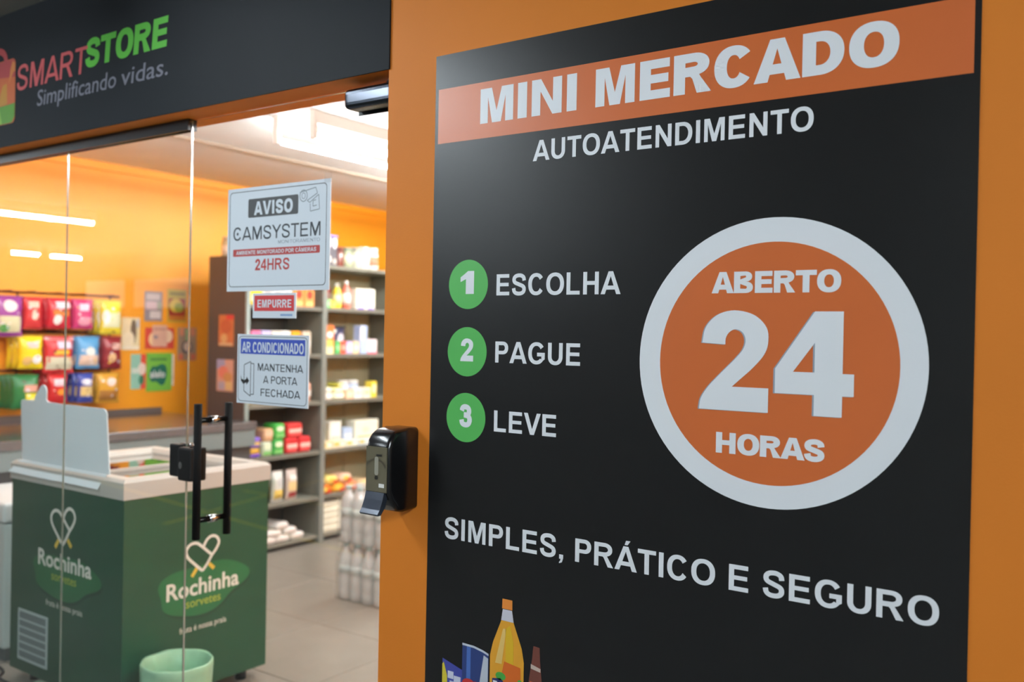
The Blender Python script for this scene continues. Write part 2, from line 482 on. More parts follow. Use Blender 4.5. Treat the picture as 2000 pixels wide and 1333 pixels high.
# hall outside (only seen mirrored in the panes and overhead)
struct(box('floor_outside', (-16, -6.2, -.12), (3.2, 0, 0), CONCFLOOR))
struct(box('ceiling_outside', (-16, -6.2, ZC_OUT), (3.2, .16, ZC_OUT + .12), CONCRETE))
struct(boxes('wall_outside', [((-16, -6.35, 0), (3.2, -6.2, ZC_OUT))], CONCRETE))
struct(box('wall_outside_left', (-16.15, -6.2, 0), (-16, 0, ZC_OUT), CONCRETE))
struct(box('wall_outside_right', (3.2, -6.2, 0), (3.35, .16, ZC_OUT), CONCRETE))
def strip_pts(p, q, w):
    d = (Vector(q) - Vector(p)).normalized() * w / 2
    n = Vector((-d.y, d.x))
    return [(p[0] + n.x, p[1] + n.y), (p[0] - n.x, p[1] - n.y), (q[0] - n.x, q[1] - n.y), (q[0] + n.x, q[1] + n.y)]
for k, (p, q, lb) in enumerate([((-8.2, -3.06), (-4.2, -2.52), 'long yellow line painted on the hall floor nearest the shop front'),
                                ((-6.05, -2.3), (-6.75, -4.6), 'short yellow line crossing the hall floor at right angles'),
                                ((-6.8, -3.62), (-3.5, -3.55), 'long yellow line painted on the hall floor farther from the shop')]):
    o = flat('floor_line', [strip_pts(p, q, .06)], lambda a, b, d=0: (a, b, .002 + d), YELLOWLINE, None)
    tag(o, lb, 'floor line')
# two pale windows in the hall wall
WINGLOW = emit('hall_window_glow', (.93, .97, 1), .9)
for k, (a0, a1) in enumerate([(-13.9, -12.75), (-12.6, -11.2)]):
    w = struct(thing('window_%d' % (k + 4), None, None, (a0, -6.2, 1.72)))
    box('pane', (a0 + .03, -6.195, 1.75), (a1 - .03, -6.185, 2.17), WINGLOW, w)
    boxes('frame', [((a0, -6.2, 1.72), (a1, -6.17, 1.75)), ((a0, -6.2, 2.17), (a1, -6.17, 2.2)), ((a0, -6.2, 1.75), (a0 + .03, -6.17, 2.17)), ((a1 - .03, -6.2, 1.75), (a1, -6.17, 2.17))], BLACKALU, w)

# ------------------------------------------------------------------ tube lights
def tube_light(label, x, y0, y1, z, mat, lone, spread=.1, batten=False):
    t = thing('tube_light', label, 'light', (x, (y0 + y1) / 2, z), 0)
    hw = .03 if lone else spread / 2 + .035
    if not batten: box('housing', (x - hw, y0 - .03, z + .035), (x + hw, y1 + .03, z + .075), WHITEPL, t, .006)
    for dx in ((0,) if lone else (-spread / 2, spread / 2)):
        tube('tube', (x + dx, y0, z + .006), (x + dx, y1, z + .006), .0135, mat, t, 10)
        if batten: box('housing', (x + dx - .02, y0 - .03, z + .06), (x + dx + .02, y1 + .03, z + .1245), WHITEPL, t, .004)
        for e, d in ((y0, -.03), (y1, .03)):
            box('end_cap', (x + dx - .016, min(e, e + d), z - .012), (x + dx + .016, max(e, e + d), z + (.061 if batten else .036)), WHITEPL, t, .003)
    return t
tube_light('fluorescent tube on the hall ceiling beside the shop front', -2.76, -1.85, -.62, ZC_OUT - .076, TUBEMAT_NEAR, False, .1)
tube_light('fluorescent tube on the hall ceiling to the left, away from the shop front', -4.5, -4.5, -3.2, ZC_OUT - .076, TUBEMAT_NEAR, False, .1)
tube_light('long fluorescent tube on the hall ceiling, mirrored in the left panes', -8.52, -3.15, -1.0, ZC_OUT - .125, TUBEMAT_OUT, True, 0, True)
tube_light('far fluorescent tube on the hall ceiling, farther from the wall windows', -13.0, -4.98, -4.6, ZC_OUT - .125, TUBEMAT_OUT, True, 0, True)
tube_light('far fluorescent tube on the hall ceiling, nearer to the wall windows', -13.05, -5.62, -5.18, ZC_OUT - .125, TUBEMAT_OUT, True, 0, True)
tube_light('added twin fill light on the hall ceiling, nearest the poster', .95, -3.0, -1.8, ZC_OUT - .076, TUBEMAT_OUT, False, .1)  # added out of view as frontal fill for the poster
tube_light('added twin fill light on the hall ceiling, second from the poster wall', 1.5, -4.4, -3.2, ZC_OUT - .076, TUBEMAT_OUT, False, .1)  # another added fill, out of view, brightening the poster wall
tube_light('added twin fill light on the hall ceiling near the far hall wall', 1.5, -5.9, -4.7, ZC_OUT - .076, TUBEMAT_OUT, False, .1)  # third added fill behind the camera, unseen
tube_light('twin fluorescent light on the shop ceiling just behind the glass door', -3.50, 1.42, 2.62, ZC_IN - .125, TUBEMAT_DOOR, False, .26, True)
tube_light('added unseen twin fill light on the shop ceiling close behind the poster wall', -1.1, .6, 1.8, ZC_IN - .125, TUBEMAT_IN, False, .26, True)  # added where the wall hides it, to brighten the shop
tube_light('added unseen short twin fill light on the shop ceiling above the freezers', -3.9, .25, .85, ZC_IN - .125, TUBEMAT_IN, False, .2, True)  # added fill hidden by the fascia, lights the left wall and freezers
tube_light('added unseen twin fill light on the shop ceiling beside the tall shelving', -3.6, 2.8, 4.0, ZC_IN - .125, TUBEMAT_IN, False, .26, True)  # unseen fill added to brighten the shelves and the wall above
tube_light('added unseen twin fill light on the shop ceiling at the right side', -.9, 3.2, 4.4, ZC_IN - .125, TUBEMAT_IN, False, .26, True)  # unseen, added only for more light inside the shop
tag(tube('ceiling_conduit', (-4.44, .3, ZC_IN - .009), (-4.44, 5.9, ZC_IN - .009), .008, M('conduit_beige', (176, 158, 140), .7)), 'thin beige conduit running along the shop ceiling', 'conduit')
tr = struct(box('trim_1', (XL, .17, ZC_IN - .05), (XL + .03, YB, ZC_IN), ORANGE_LIT))

# ------------------------------------------------------------------ glass front: three fixed panes and the door
def pane(name, x0, x1, z0, z1, parent):
    o = box(name, (x0, YG - .003, z0), (x1, YG + .003, z1), [GLASS, GLASSEDGE], parent)
    for p in o.data.polygons:
        p.material_index = 0 if abs(p.normal.y) > .5 else 1
    return o
for k, (x0, x1) in enumerate([(-3.1695, -2.4670), (-3.874, -3.1715), (-4.58, -3.8765)]):
    w = struct(thing('window_%d' % (k + 1), None, None, (x0, YG, 0)))
    pane('pane', x0, x1, .02, HEAD - .032, w)
    boxes('head_rail', [((x0 - .002, YG - .016, HEAD - .034), (x1 + .002, YG - .006, HEAD)), ((x0 - .002, YG + .006, HEAD - .034), (x1 + .002, YG + .016, HEAD)), ((x0 - .002, YG - .006, HEAD - .012), (x1 + .002, YG + .006, HEAD))], BLACKALU, w)
    boxes('sill_rail', [((x0 - .002, YG - .016, 0), (x1 + .002, YG - .006, .03)), ((x0 - .002, YG + .006, 0), (x1 + .002, YG + .016, .03)), ((x0 - .002, YG - .006, 0), (x1 + .002, YG + .006, .016))], BLACKALU, w)
    if k == 0:
        kp = box('lock_keeper', (-2.513, YG - .030, .998), (-2.470, YG - .004, 1.098), BLACK, w, .007, 3)
        box('keeper_back', (-2.513, YG + .004, .998), (-2.470, YG + .022, 1.098), BLACK, w, .006, 2)
dr = struct(thing('door_1', None, None, (-2.46, YG, 0)))
pane('pane', -2.4635, XJ - .006, .012, HEAD - .006, dr)
hd = tube('handle', (-2.338, .027, .83), (-2.338, .027, 1.231), .0118, BLACKMATTE, dr, 20)
tube('inner_bar', (-2.338, .137, .83), (-2.338, .137, 1.231), .0118, BLACKMATTE, hd, 20)
for z in (.885, 1.182):
    tube('standoff', (-2.338, .033, z), (-2.338, .131, z), .0085, M('black_chrome', (46, 44, 42), .12, metal=.9), hd, 14)
    tube('glass_washer', (-2.338, YG - .013, z), (-2.338, YG + .013, z), .0125, CHROME, hd, 16)
lk = box('lock', (-2.462, YG - .036, .990), (-2.397, YG - .004, 1.092), BLACK, dr, .008, 3)
box('lock_back', (-2.462, YG + .004, .990), (-2.397, YG + .022, 1.092), BLACK, dr, .006, 2)
flat('keyhole', [ell(-2.447, 1.037, .008, .011, n=20)], wall_map(YG - .0365), CHROME, lk)
tube('latch_pin', (-2.415, YG - .02, 1.092), (-2.415, YG - .02, 1.106), .006, CHROME, lk, 10)
cl = box('closer', (-1.748, .018, 2.026), (XJ - .003, .074, 2.078), M('closer_metal', (44, 48, 56), .2, metal=.75), dr, .016, 4)
tube('closer_arm', (-1.62, .045, 2.076), (-1.585, .03, 2.093), .006, BLACK, cl, 8)
box('closer_plate', (-1.748, .074, 2.02), (-1.58, .0778, 2.084), BLACK, cl, .001, 1)
# ------------------------------------------------------------------ fascia sign over the opening
fa = thing('storefront_sign', 'charcoal fascia sign over the glass front reading SMARTSTORE Simplificando vidas', 'sign', (-3.08, 0, HEAD))
box('panel', (XO, -.005, HEAD), (XJ + .004, 0, ZC_OUT), FASCIA, fa)
fm = wall_map(-.0056)
RED = M('sign_red', (180, 74, 76), .5); SGREEN = M('sign_green', (80, 170, 50), .5); SGREY = M('sign_grey', (106, 106, 118), .5)
words('red_lettering', 'SMART', dict(BOLD, s=.16, t=.13), -3.362, 2.287, -2.915, .088, fm, RED, fa, shear=.1)
words('green_lettering', 'STORE', dict(HEAVY, s=.29, t=.22), -2.922, 2.302, -2.476, .092, fm, SGREEN, fa, shear=.1, track=-.07)
script('slogan_lettering', 'Simplificando', -3.222, 2.216, -2.742, .054, fm, SGREY, fa, bold=.004, shear=.12)
script('slogan_lettering', 'vidas.', -2.715, 2.216, -2.468, .054, fm, SGREY, fa, bold=.004, shear=.12)
fm2 = lambda d: wall_map(-.0056 - d)
bagx0, bagx1 = -3.62, -3.372
lg = flat('shopping_bag_logo', [rrect(bagx0, 2.178, bagx1, 2.408, .02)], fm2(0), M('logo_orange', (180, 88, 42), .5), fa)
flat('logo_facet', [[(bagx0, 2.36), (bagx1, 2.34), (bagx1, 2.39), (bagx1 - .012, 2.405), (bagx0 + .012, 2.405), (bagx0, 2.39)]], fm2(.0003), M('logo_red', (158, 54, 56), .5), lg)
flat('logo_facet', [[(bagx0 + .12, 2.245), (bagx1 - .055, 2.25), (bagx1 - .06, 2.325), (bagx0 + .16, 2.32)]], fm2(.0003), M('logo_amber', (176, 124, 40), .5), lg)
flat('logo_facet', [[(bagx1 - .02, 2.36), (bagx1 - .001, 2.36), (bagx1 - .001, 2.39), (bagx1 - .02, 2.4)], [(bagx1 - .045, 2.32), (bagx1 - .012, 2.36), (bagx1 - .02, 2.4), (bagx1 - .035, 2.37)]], fm2(.0005), M('logo_peach', (190, 114, 54), .5), lg)
flat('logo_facet', [[(bagx0 + .001, 2.2), (bagx0 + .02, 2.18), (bagx1 - .02, 2.18), (bagx1 - .001, 2.2), (bagx1 - .001, 2.247), (bagx0 + .001, 2.242)]], fm2(.0006), M('logo_green', (80, 134, 36), .5), lg)
flat('logo_facet', [[(bagx0 + .02, 2.181), (bagx1 - .09, 2.181), (bagx1 - .11, 2.235), (bagx0 + .04, 2.225)]], fm2(.0008), M('logo_lime', (128, 172, 56), .5), lg)
flat('logo_handle', stroke(ell(bagx0 + .125, 2.405, .062, .05, 0, PI, 20, 2, False), .02) and [stroke(ell(bagx0 + .125, 2.405, .055, .042, 0, PI, 20, 2, False), .024)], fm2(.0002), MATS['logo_red'], lg)

# ------------------------------------------------------------------ the big poster
po = thing('wall_poster', 'large black and orange self-service mini market poster on the orange wall', 'poster', (-.84, 0, .22))
PX0, PX1, PZ0, PZ1 = -1.4195, -.259, .22, 2.105
box('sheet', (PX0, -.0018, PZ0), (PX1, 0, PZ1), BLACKVINYL, po)
pm = lambda d: wall_map(-.0018 - d)
A1, A2, A3, A4 = pm(.0004), pm(.0008), pm(.0012), pm(.0016)
bd = flat('title_band', [rect(-1.410, 1.898, -.269, 2.0255)], A1, BANDPRINT, po)
words('title_lettering', 'MINI MERCADO', HEAVY, -1.286, 1.931, -.3855, .0785, A2, WHITEPRINT, bd, track=-.05)
words('subtitle_lettering', 'AUTOATENDIMENTO', BOLD, -1.1396, 1.833, -.5296, .0445, A1, WHITEPRINT, po)
for k, (z, n, wd, a1, tw) in enumerate([(1.5672, '1', 'ESCOLHA', -.9164, .016), (1.4128, '2', 'PAGUE', -1.0094, .0185), (1.2618, '3', 'LEVE', -1.0658, .0185)]):
    d = flat('step_disc', [ell(-1.3118, z, .0565, .0565)], A1, GREENPRINT, po)
    words('step_number', n, HEAVY, -1.3118 - tw - (.006 if n == '1' else 0), z - .022, -1.3118 + tw + (.001 if n == '1' else 0), .052, A2, WHITEPRINT, d)
    b0 = (1.5412, 1.3908, 1.2362)[k]
    words('step_lettering', wd, BOLD, -1.2312, b0, a1, .0472, A1, WHITEPRINT, po)
words('slogan_lettering', 'SIMPLES, PRÁTICO E SEGURO', BOLD, -1.3673, .978, -.3032, .0492, A1, WHITEPRINT, po)
ring = flat('badge_ring', [ell(-.5985, 1.4105, .2712, .2695, n=96)], A1, WHITEPRINT, po)
bad = flat('badge_disc', [ell(-.5985, 1.4095, .2258, .2254, n=96)], A2, BANDPRINT, ring)
words('badge_lettering', 'ABERTO', HEAVY, -.7181, 1.5405, -.4745, .0405, A3, WHITEPRINT, ring, track=-.09)
words('badge_lettering', 'HORAS', HEAVY, -.7030, 1.2360, -.4969, .0395, A3, WHITEPRINT, ring, track=-.09)
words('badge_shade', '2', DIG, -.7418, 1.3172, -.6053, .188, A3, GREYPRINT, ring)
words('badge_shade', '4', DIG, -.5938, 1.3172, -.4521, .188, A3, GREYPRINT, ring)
words('badge_number', '2', DIG, -.7390, 1.3180, -.6025, .188, A4, WHITEPRINT, ring)
words('badge_number', '4', DIG, -.5905, 1.3180, -.4488, .188, A4, WHITEPRINT, ring)
# printed products along the foot of the poster
def shaded_print(name, c, axis_l=.6):
    return M(name, c, .4, noise=.05, scale=14)
bo = flat('printed_soda_bottle', [[(-1.2285, .30), (-1.1385, .30), (-1.1375, .735), (-1.144, .765), (-1.1665, .817), (-1.1715, .843), (-1.1965, .843), (-1.2005, .817), (-1.222, .765), (-1.2295, .735)]], A1, shaded_print('print_orange_soda', (226, 160, 48)), po)
flat('printed_highlight', [[(-1.215, .72), (-1.197, .72), (-1.186, .80), (-1.195, .80)]], A2, M('print_soda_light', (228, 190, 110), .4), bo)
flat('printed_highlight', [[(-1.186, .71), (-1.165, .71), (-1.166, .775), (-1.176, .81), (-1.188, .80)]], A2, M('print_soda_gold', (222, 178, 40), .4), bo)
flat('printed_neck', [[(-1.2005, .818), (-1.1665, .818), (-1.1715, .8435), (-1.1965, .8435)]], A2, M('print_pale_lilac', (206, 204, 216), .4), bo)
flat('printed_cap', [[(-1.1985, .8445), (-1.1705, .8445), (-1.171, .8665), (-1.198, .8665)]], A2, M('print_cap_orange', (232, 140, 60), .4), bo)
flat('printed_label', [[(-1.205, .62), (-1.143, .60), (-1.146, .722), (-1.19, .728), (-1.196, .70)]], pm(.001), M('print_label_orange', (214, 104, 36), .4), bo)
flat('printed_leaf', [ell(-1.199, .693, .014, .009, n=18)], A3, M('print_leaf_green', (70, 160, 66), .4), bo)
flat('printed_leaf', [ell(-1.147, .687, .007, .009, n=14)], A3, MATS['print_leaf_green'], bo)
flat('printed_shadow', [[(-1.222, .63), (-1.14, .63), (-1.14, .682), (-1.16, .686), (-1.185, .678), (-1.2, .688), (-1.222, .684)]], A3, M('print_navy', (36, 44, 96), .4), bo)
words('printed_lettering', 'FANTA', dict(BOLD, s=.26), -1.219, .638, -1.144, .042, A4, WHITEPRINT, bo)
cn = flat('printed_can', [[(-1.3085, .32), (-1.2335, .32), (-1.2335, .734), (-1.25, .739), (-1.275, .7435), (-1.3085, .744)]], A1, M('print_can_blue', (44, 62, 116), .4), po)
flat('printed_rim', [[(-1.3085, .740), (-1.275, .7395), (-1.25, .735), (-1.2335, .73), (-1.2335, .735), (-1.25, .740), (-1.275, .7445), (-1.3085, .745)]], A2, M('print_silver', (196, 202, 214), .4), cn)
flat('printed_panel', [[(-1.3085 + .012, .32), (-1.284, .32), (-1.284, .739), (-1.3085 + .013, .7392)]], A2, M('print_mid_blue', (74, 108, 178), .4), cn)
flat('printed_panel', [[(-1.27, .32), (-1.2345, .32), (-1.2345, .724), (-1.247, .729), (-1.262, .64)]], A2, M('print_can_silver', (188, 194, 206), .4), cn)
flat('printed_emblem', [ell(-1.288, .655, .019, .012, n=18), ell(-1.268, .655, .012, .01, n=14)], A3, M('print_red', (196, 52, 48), .4), cn)
ch = flat('printed_snack_bag', [[(-1.3665, .36), (-1.3085, .36), (-1.3085, .682), (-1.338, .69), (-1.3665, .698)]], A1, M('print_bag_blue', (66, 74, 156), .4), po)
flat('printed_panel', [[(-1.3665, .40), (-1.342, .40), (-1.352, .66), (-1.3625, .69), (-1.3665, .684)]], A2, M('print_bag_yellow', (218, 200, 62), .4), ch)
flat('printed_patch', [rect(-1.35, .655, -1.333, .672), rect(-1.332, .645, -1.312, .664), rect(-1.344, .63, -1.326, .65), rect(-1.325, .61, -1.31, .63)], A2, M('print_lilac_white', (206, 208, 226), .4), ch)
br = flat('printed_beer_bottle', [[(-1.128, .32), (-1.088, .32), (-1.0885, .69), (-1.0955, .75), (-1.097, .777), (-1.1135, .778), (-1.116, .75), (-1.1255, .69)]], A1, M('print_brown', (112, 62, 52), .4), po)
flat('printed_label', [rect(-1.121, .62, -1.095, .7)], A2, M('print_amber', (214, 112, 56), .4), br)
flat('printed_band', [[(-1.119, .728), (-1.0935, .724), (-1.0935, .732), (-1.119, .738)]], A2, M('print_beige', (196, 176, 164), .4), br)

# ------------------------------------------------------------------ soap dispenser
sd = thing('soap_dispenser', 'black wall-mounted soap dispenser with smoky window beside the glass door', 'dispenser', (-1.49, 0, 1.03))
prof = [(0, 1.034), (-.045, 1.031), (-.066, 1.036), (-.088, 1.06), (-.1, 1.085), (-.1, 1.183), (-.096, 1.202), (-.085, 1.217), (-.068, 1.226), (-.03, 1.229), (0, 1.229)]
bm = bmesh.new()
f0 = [bm.verts.new((-1.531, p[0], p[1])) for p in prof]
f1 = [bm.verts.new((-1.4555, p[0], p[1])) for p in prof]
bm.faces.new(f0); bm.faces.new(f1[::-1])
for i in range(len(prof)):
    j = (i + 1) % len(prof)
    bm.faces.new((f0[i], f1[i], f1[j], f0[j]))
sidee = [e for e in bm.edges if abs(e.verts[0].co.x - e.verts[1].co.x) < 1e-6 and not (e.verts[0].co.y == 0 and e.verts[1].co.y == 0)]
bmesh.ops.bevel(bm, geom=sidee, offset=.011, segments=4, affect='EDGES', profile=.5)
o = bmobj('shell', bm, M('gloss_black_plastic', (15, 15, 17), .2, spec=.6), sd)
for p in o.data.polygons: p.use_smooth = True
o.data.set_sharp_from_angle(angle=.7)
wn = box('window', (-1.5265, -.1025, 1.083), (-1.4615, -.099, 1.188), M('smoky_plastic', (104, 98, 80), .16, spec=.6, noise=.04), sd, .001, 1)
flat('level_slot', [rrect(-1.4985, 1.122, -1.4865, 1.165, .005)], wall_map(-.1029), M('pale_slot', (150, 146, 132), .3), wn)
flat('level_cap', [rect(-1.494, 1.166, -1.476, 1.171)], wall_map(-.1029), M('slot_dark', (44, 42, 38), .3), wn)
flat('level_mark', [rrect(-1.498, 1.112, -1.487, 1.121, .004)], wall_map(-.1029), M('slot_dark', (44, 42, 38), .3), wn)
flat('window_arch', [stroke(ell(-1.494, 1.135, .03, .024, .25, PI - .25, 18, 2, False), .005)], wall_map(-.1028), M('arch_brown', (74, 68, 54), .3), wn)
flat('maker_label', [rect(-1.4845, 1.0945, -1.4675, 1.1035)], wall_map(-.1029), WHITEPL, wn)
lv = [(-.088, 1.083), (-.1035, 1.083), (-.108, 1.066), (-.117, 1.045), (-.124, 1.036), (-.121, 1.032), (-.112, 1.033), (-.098, 1.05)]
vs = [(-1.524, a, b) for a, b in lv] + [(-1.467, a, b) for a, b in lv]
n_ = len(lv)
fs = [tuple(range(n_)), tuple(range(n_, 2 * n_))[::-1]] + [(i, n_ + i, n_ + (i + 1) % n_, (i + 1) % n_) for i in range(n_)]
mobj('push_lever', vs, fs, M('steel_blue_plastic', (58, 64, 76), .22, metal=.4), sd)

# ------------------------------------------------------------------ notices stuck on the glass door
SIGNW = M('sign_white', (208, 216, 224), .45); INK = M('sign_ink', (52, 58, 64), .5); SRED = M('sign_dark_red', (178, 62, 58), .5)
YS = YG - .0065
sm = lambda d: wall_map(YS - d)
s1 = thing('door_notice', 'large white AVISO camera notice taped high on the glass door', 'sign', (-2.06, YG, 1.565))
box('plate', (-2.278, YS, 1.5655), (-1.848, YG - .0042, 1.866), SIGNW, s1)
flat('border', [[rrect(-2.269, 1.578, -1.861, 1.856, .012), rrect(-2.267, 1.58, -1.863, 1.854, .011)]], sm(.0003), INK, s1)
bk = flat('notice_block', [rrect(-2.186, 1.778, -1.974, 1.832, .005)], sm(.0003), M('notice_charcoal', (62, 64, 66), .5), s1)
words('notice_lettering', 'AVISO', dict(HEAVY, s=.27), -2.16, 1.7845, -1.996, .0385, sm(.0006), SIGNW, bk)
words('maker_lettering', 'CAMSYSTEM', dict(THIN, s=.14, t=.13), -2.251, 1.714, -1.884, .0385, sm(.0003), INK, s1)
flat('lens_mark', [ell(-2.232, 1.733, .0045, .0045, n=12)], sm(.0003), INK, s1)
words('small_lettering', 'MONITORAMENTO', THIN, -2.055, 1.6985, -1.885, .0095, sm(.0003), M('notice_grey', (140, 150, 160), .5), s1)
rb = flat('red_strip', [rrect(-2.251, 1.667, -1.885, 1.688, .003)], sm(.0003), SRED, s1)
words('strip_lettering', 'AMBIENTE MONITORADO POR CÂMERAS', BOLD, -2.237, 1.672, -1.899, .011, sm(.0006), SIGNW, rb)
words('hours_lettering', '24HRS', dict(BOLD, s=.19), -2.152, 1.625, -2.006, .0325, sm(.0003), SRED, s1)
ICO = M('icon_grey', (128, 138, 146), .5)
cxo, czo = -1.93, 1.80
def seg_polys(lines, w): return [stroke([p, q], w) for p, q in lines]
flat('camera_icon', seg_polys([((-1.968, 1.836), (-1.905, 1.846)), ((-1.905, 1.846), (-1.898, 1.83)), ((-1.898, 1.83), (-1.938, 1.812)), ((-1.938, 1.812), (-1.928, 1.806)), ((-1.928, 1.806), (-1.893, 1.826)), ((-1.893, 1.826), (-1.889, 1.786)), ((-1.889, 1.786), (-1.925, 1.782)), ((-1.925, 1.782), (-1.926, 1.803)), ((-1.915, 1.795), (-1.9, 1.797)), ((-1.915, 1.795), (-1.915, 1.81)), ((-1.915, 1.81), (-1.903, 1.812))], .0024) + [[ell(-1.953, 1.826, .016, .017, n=24), ell(-1.953, 1.826, .0135, .0145, n=24)], [ell(-1.953, 1.826, .008, .009, n=18), ell(-1.953, 1.826, .006, .007, n=18)]], sm(.0003), ICO, s1)
flat('tape', [rect(-1.872, 1.855, -1.842, 1.885)], sm(.0004), glassmat('clear_tape', (.95, .95, .95), .6, .2, .1), s1)
s2 = thing('door_notice', 'small red and white EMPURRE push sign on the glass door', 'sign', (-2.067, YG, 1.488))
box('plate', (-2.159, YS, 1.488), (-1.977, YG - .0042, 1.559), SIGNW, s2)
rb = flat('red_field', [rect(-2.152, 1.508, -1.984, 1.5525)], sm(.0003), M('push_red', (206, 58, 60), .5), s2)
words('push_lettering', 'EMPURRE', CONDB, -2.138, 1.518, -1.995, .0225, sm(.0006), SIGNW, rb)
flat('small_mark', [rect(-2.04, 1.494, -1.99, 1.5)], sm(.0003), M('mark_blue', (130, 160, 200), .5), s2)
s3 = thing('door_notice', 'white and blue AR CONDICIONADO keep the door shut sign on the glass door', 'sign', (-2.072, YG, 1.24))
box('plate', (-2.224, YS, 1.24), (-1.9215, YG - .0042, 1.441), SIGNW, s3)
flat('border', [[rrect(-2.218, 1.246, -1.927, 1.435, .012), rrect(-2.2165, 1.2475, -1.9285, 1.4335, .011)]], sm(.0003), INK, s3)
bf = flat('blue_field', [rect(-2.209, 1.384, -1.936, 1.428)], sm(.0003), M('sign_blue', (52, 78, 176), .5), s3)
words('blue_field_lettering', 'AR CONDICIONADO', dict(CONDB, s=.22), -2.203, 1.389, -1.941, .0295, sm(.0006), SIGNW, bf)
for wd, a0, a1, b0 in (('MANTENHA', -2.132, -1.942, 1.337), ('A PORTA', -2.108, -1.965, 1.302), ('FECHADA', -2.118, -1.952, 1.265)):
    words('notice_lettering', wd, dict(BOLD, s=.15, t=.13), a0, b0, a1, .0212, sm(.0003), INK, s3)
flat('door_icon', seg_polys([((-2.192, 1.352), (-2.163, 1.362)), ((-2.163, 1.362), (-2.163, 1.262)), ((-2.163, 1.262), (-2.192, 1.276)), ((-2.192, 1.276), (-2.192, 1.352)), ((-2.163, 1.357), (-2.149, 1.356)), ((-2.149, 1.356), (-2.149, 1.268)), ((-2.149, 1.268), (-2.161, 1.267))], .0022), sm(.0003), INK, s3)
flat('arrow_icon', [[(-2.207, 1.323), (-2.203, 1.311), (-2.19, 1.307), (-2.181, 1.312), (-2.181, 1.318), (-2.169, 1.306), (-2.181, 1.294), (-2.181, 1.301), (-2.195, 1.296), (-2.205, 1.305)]], sm(.0004), M('icon_black', (16, 16, 18), .5), s3)

# ================================================================== INSIDE THE SHOP
# ------------------------------------------------------------------ green ice cream freezer
FX0, FX1, FY0, FY1, FZ0, FZR, FZ1 = -3.858, -3.063, .25, .908, .055, .829, .902
FGREEN = M('freezer_green', (25, 76, 52), .35, spec=.5, noise=.06, scale=5)
BLOB = M('logo_leaf_green', (36, 108, 64), .4); BLOBSH = M('logo_shadow_green', (24, 66, 46), .45)
LOGOW = M('logo_cream', (232, 228, 218), .45); STICK = M('logo_yellow', (226, 190, 70), .45); SORV = M('logo_lime_text', (166, 178, 66), .45)
RIM = M('freezer_rim_cream', (192, 188, 180), .4)
fz = thing('chest_freezer', 'dark green ice cream chest freezer with cream rim behind the glass', 'freezer', ((FX0 + FX1) / 2, (FY0 + FY1) / 2, 0))
bm = bmesh.new()
th = .055
for lo, hi in (((FX0, FY0, FZ0), (FX1, FY0 + th, FZR)), ((FX0, FY1 - th, FZ0), (FX1, FY1, FZR)), ((FX0, FY0 + th, FZ0), (FX0 + th, FY1 - th, FZR)), ((FX1 - th, FY0 + th, FZ0), (FX1, FY1 - th, FZR)), ((FX0 + th, FY0 + th, FZ0), (FX1 - th, FY1 - th, FZ0 + .25))):
    bm_box(bm, lo, hi)
fb = bmobj('body', bm, FGREEN, fz)
bm = bmesh.new()
rw = .062
ro = [(FX0 - .006, FY0 - .006), (FX1 + .006, FY0 - .006), (FX1 + .006, FY1 + .006), (FX0 - .006, FY1 + .006)]
ri = [(FX0 + rw, FY0 + rw), (FX1 - rw, FY0 + rw), (FX1 - rw, FY1 - rw), (FX0 + rw, FY1 - rw)]
def ringv(pts, z): return [bm.verts.new((p[0], p[1], z)) for p in pts]
loops = [ringv(ro, FZR), ringv(ro, FZ1 - .012), ringv([(p[0] + (.012 if i in (0, 3) else -.012), p[1] + (.012 if i < 2 else -.012)) for i, p in enumerate(ro)], FZ1), ringv([(p[0] + (-.01 if i in (0, 3) else .01), p[1] + (-.01 if i < 2 else .01)) for i, p in enumerate(ri)], FZ1), ringv(ri, FZ1 - .018), ringv(ri, FZR)]
for k in range(6):
    A_, B_ = loops[k], loops[(k + 1) % 6]
    for i in range(4): bm.faces.new((A_[i], A_[(i + 1) % 4], B_[(i + 1) % 4], B_[i]))
bmobj('rim', bm, RIM, fz)
boxes('inner_wall', [((FX0 + th, FY0 + th, FZ0 + .26), (FX1 - th, FY0 + th + .006, FZR)), ((FX0 + th, FY1 - th - .006, FZ0 + .26), (FX1 - th, FY1 - th, FZR)), ((FX0 + th, FY0 + th, FZ0 + .25), (FX1 - th, FY1 - th, FZ0 + .262))], WHITEPL, fz)
LID = glassmat('freezer_lid_glass', (.93, .95, .95), 2.4, .01, .02)
for k, (a, b, z) in enumerate([(FX0 + rw, -3.43, .872), (-3.5, FX1 - rw, .864)]):
    ld = box('sliding_lid', (a, FY0 + rw, z), (b, FY1 - rw, z + .005), LID, fz)
    for e in (a, b - .014):
        box('lid_frame', (e, FY0 + rw, z - .002), (e + .014, FY1 - rw, z + .012), RIM, ld)
for sx in (FX0 + .07, FX1 - .07):
    for sy in (FY0 + .07, FY1 - .07):
        tube('foot', (sx, sy, 0), (sx, sy, FZ0), .022, BLACK, fz, 10)
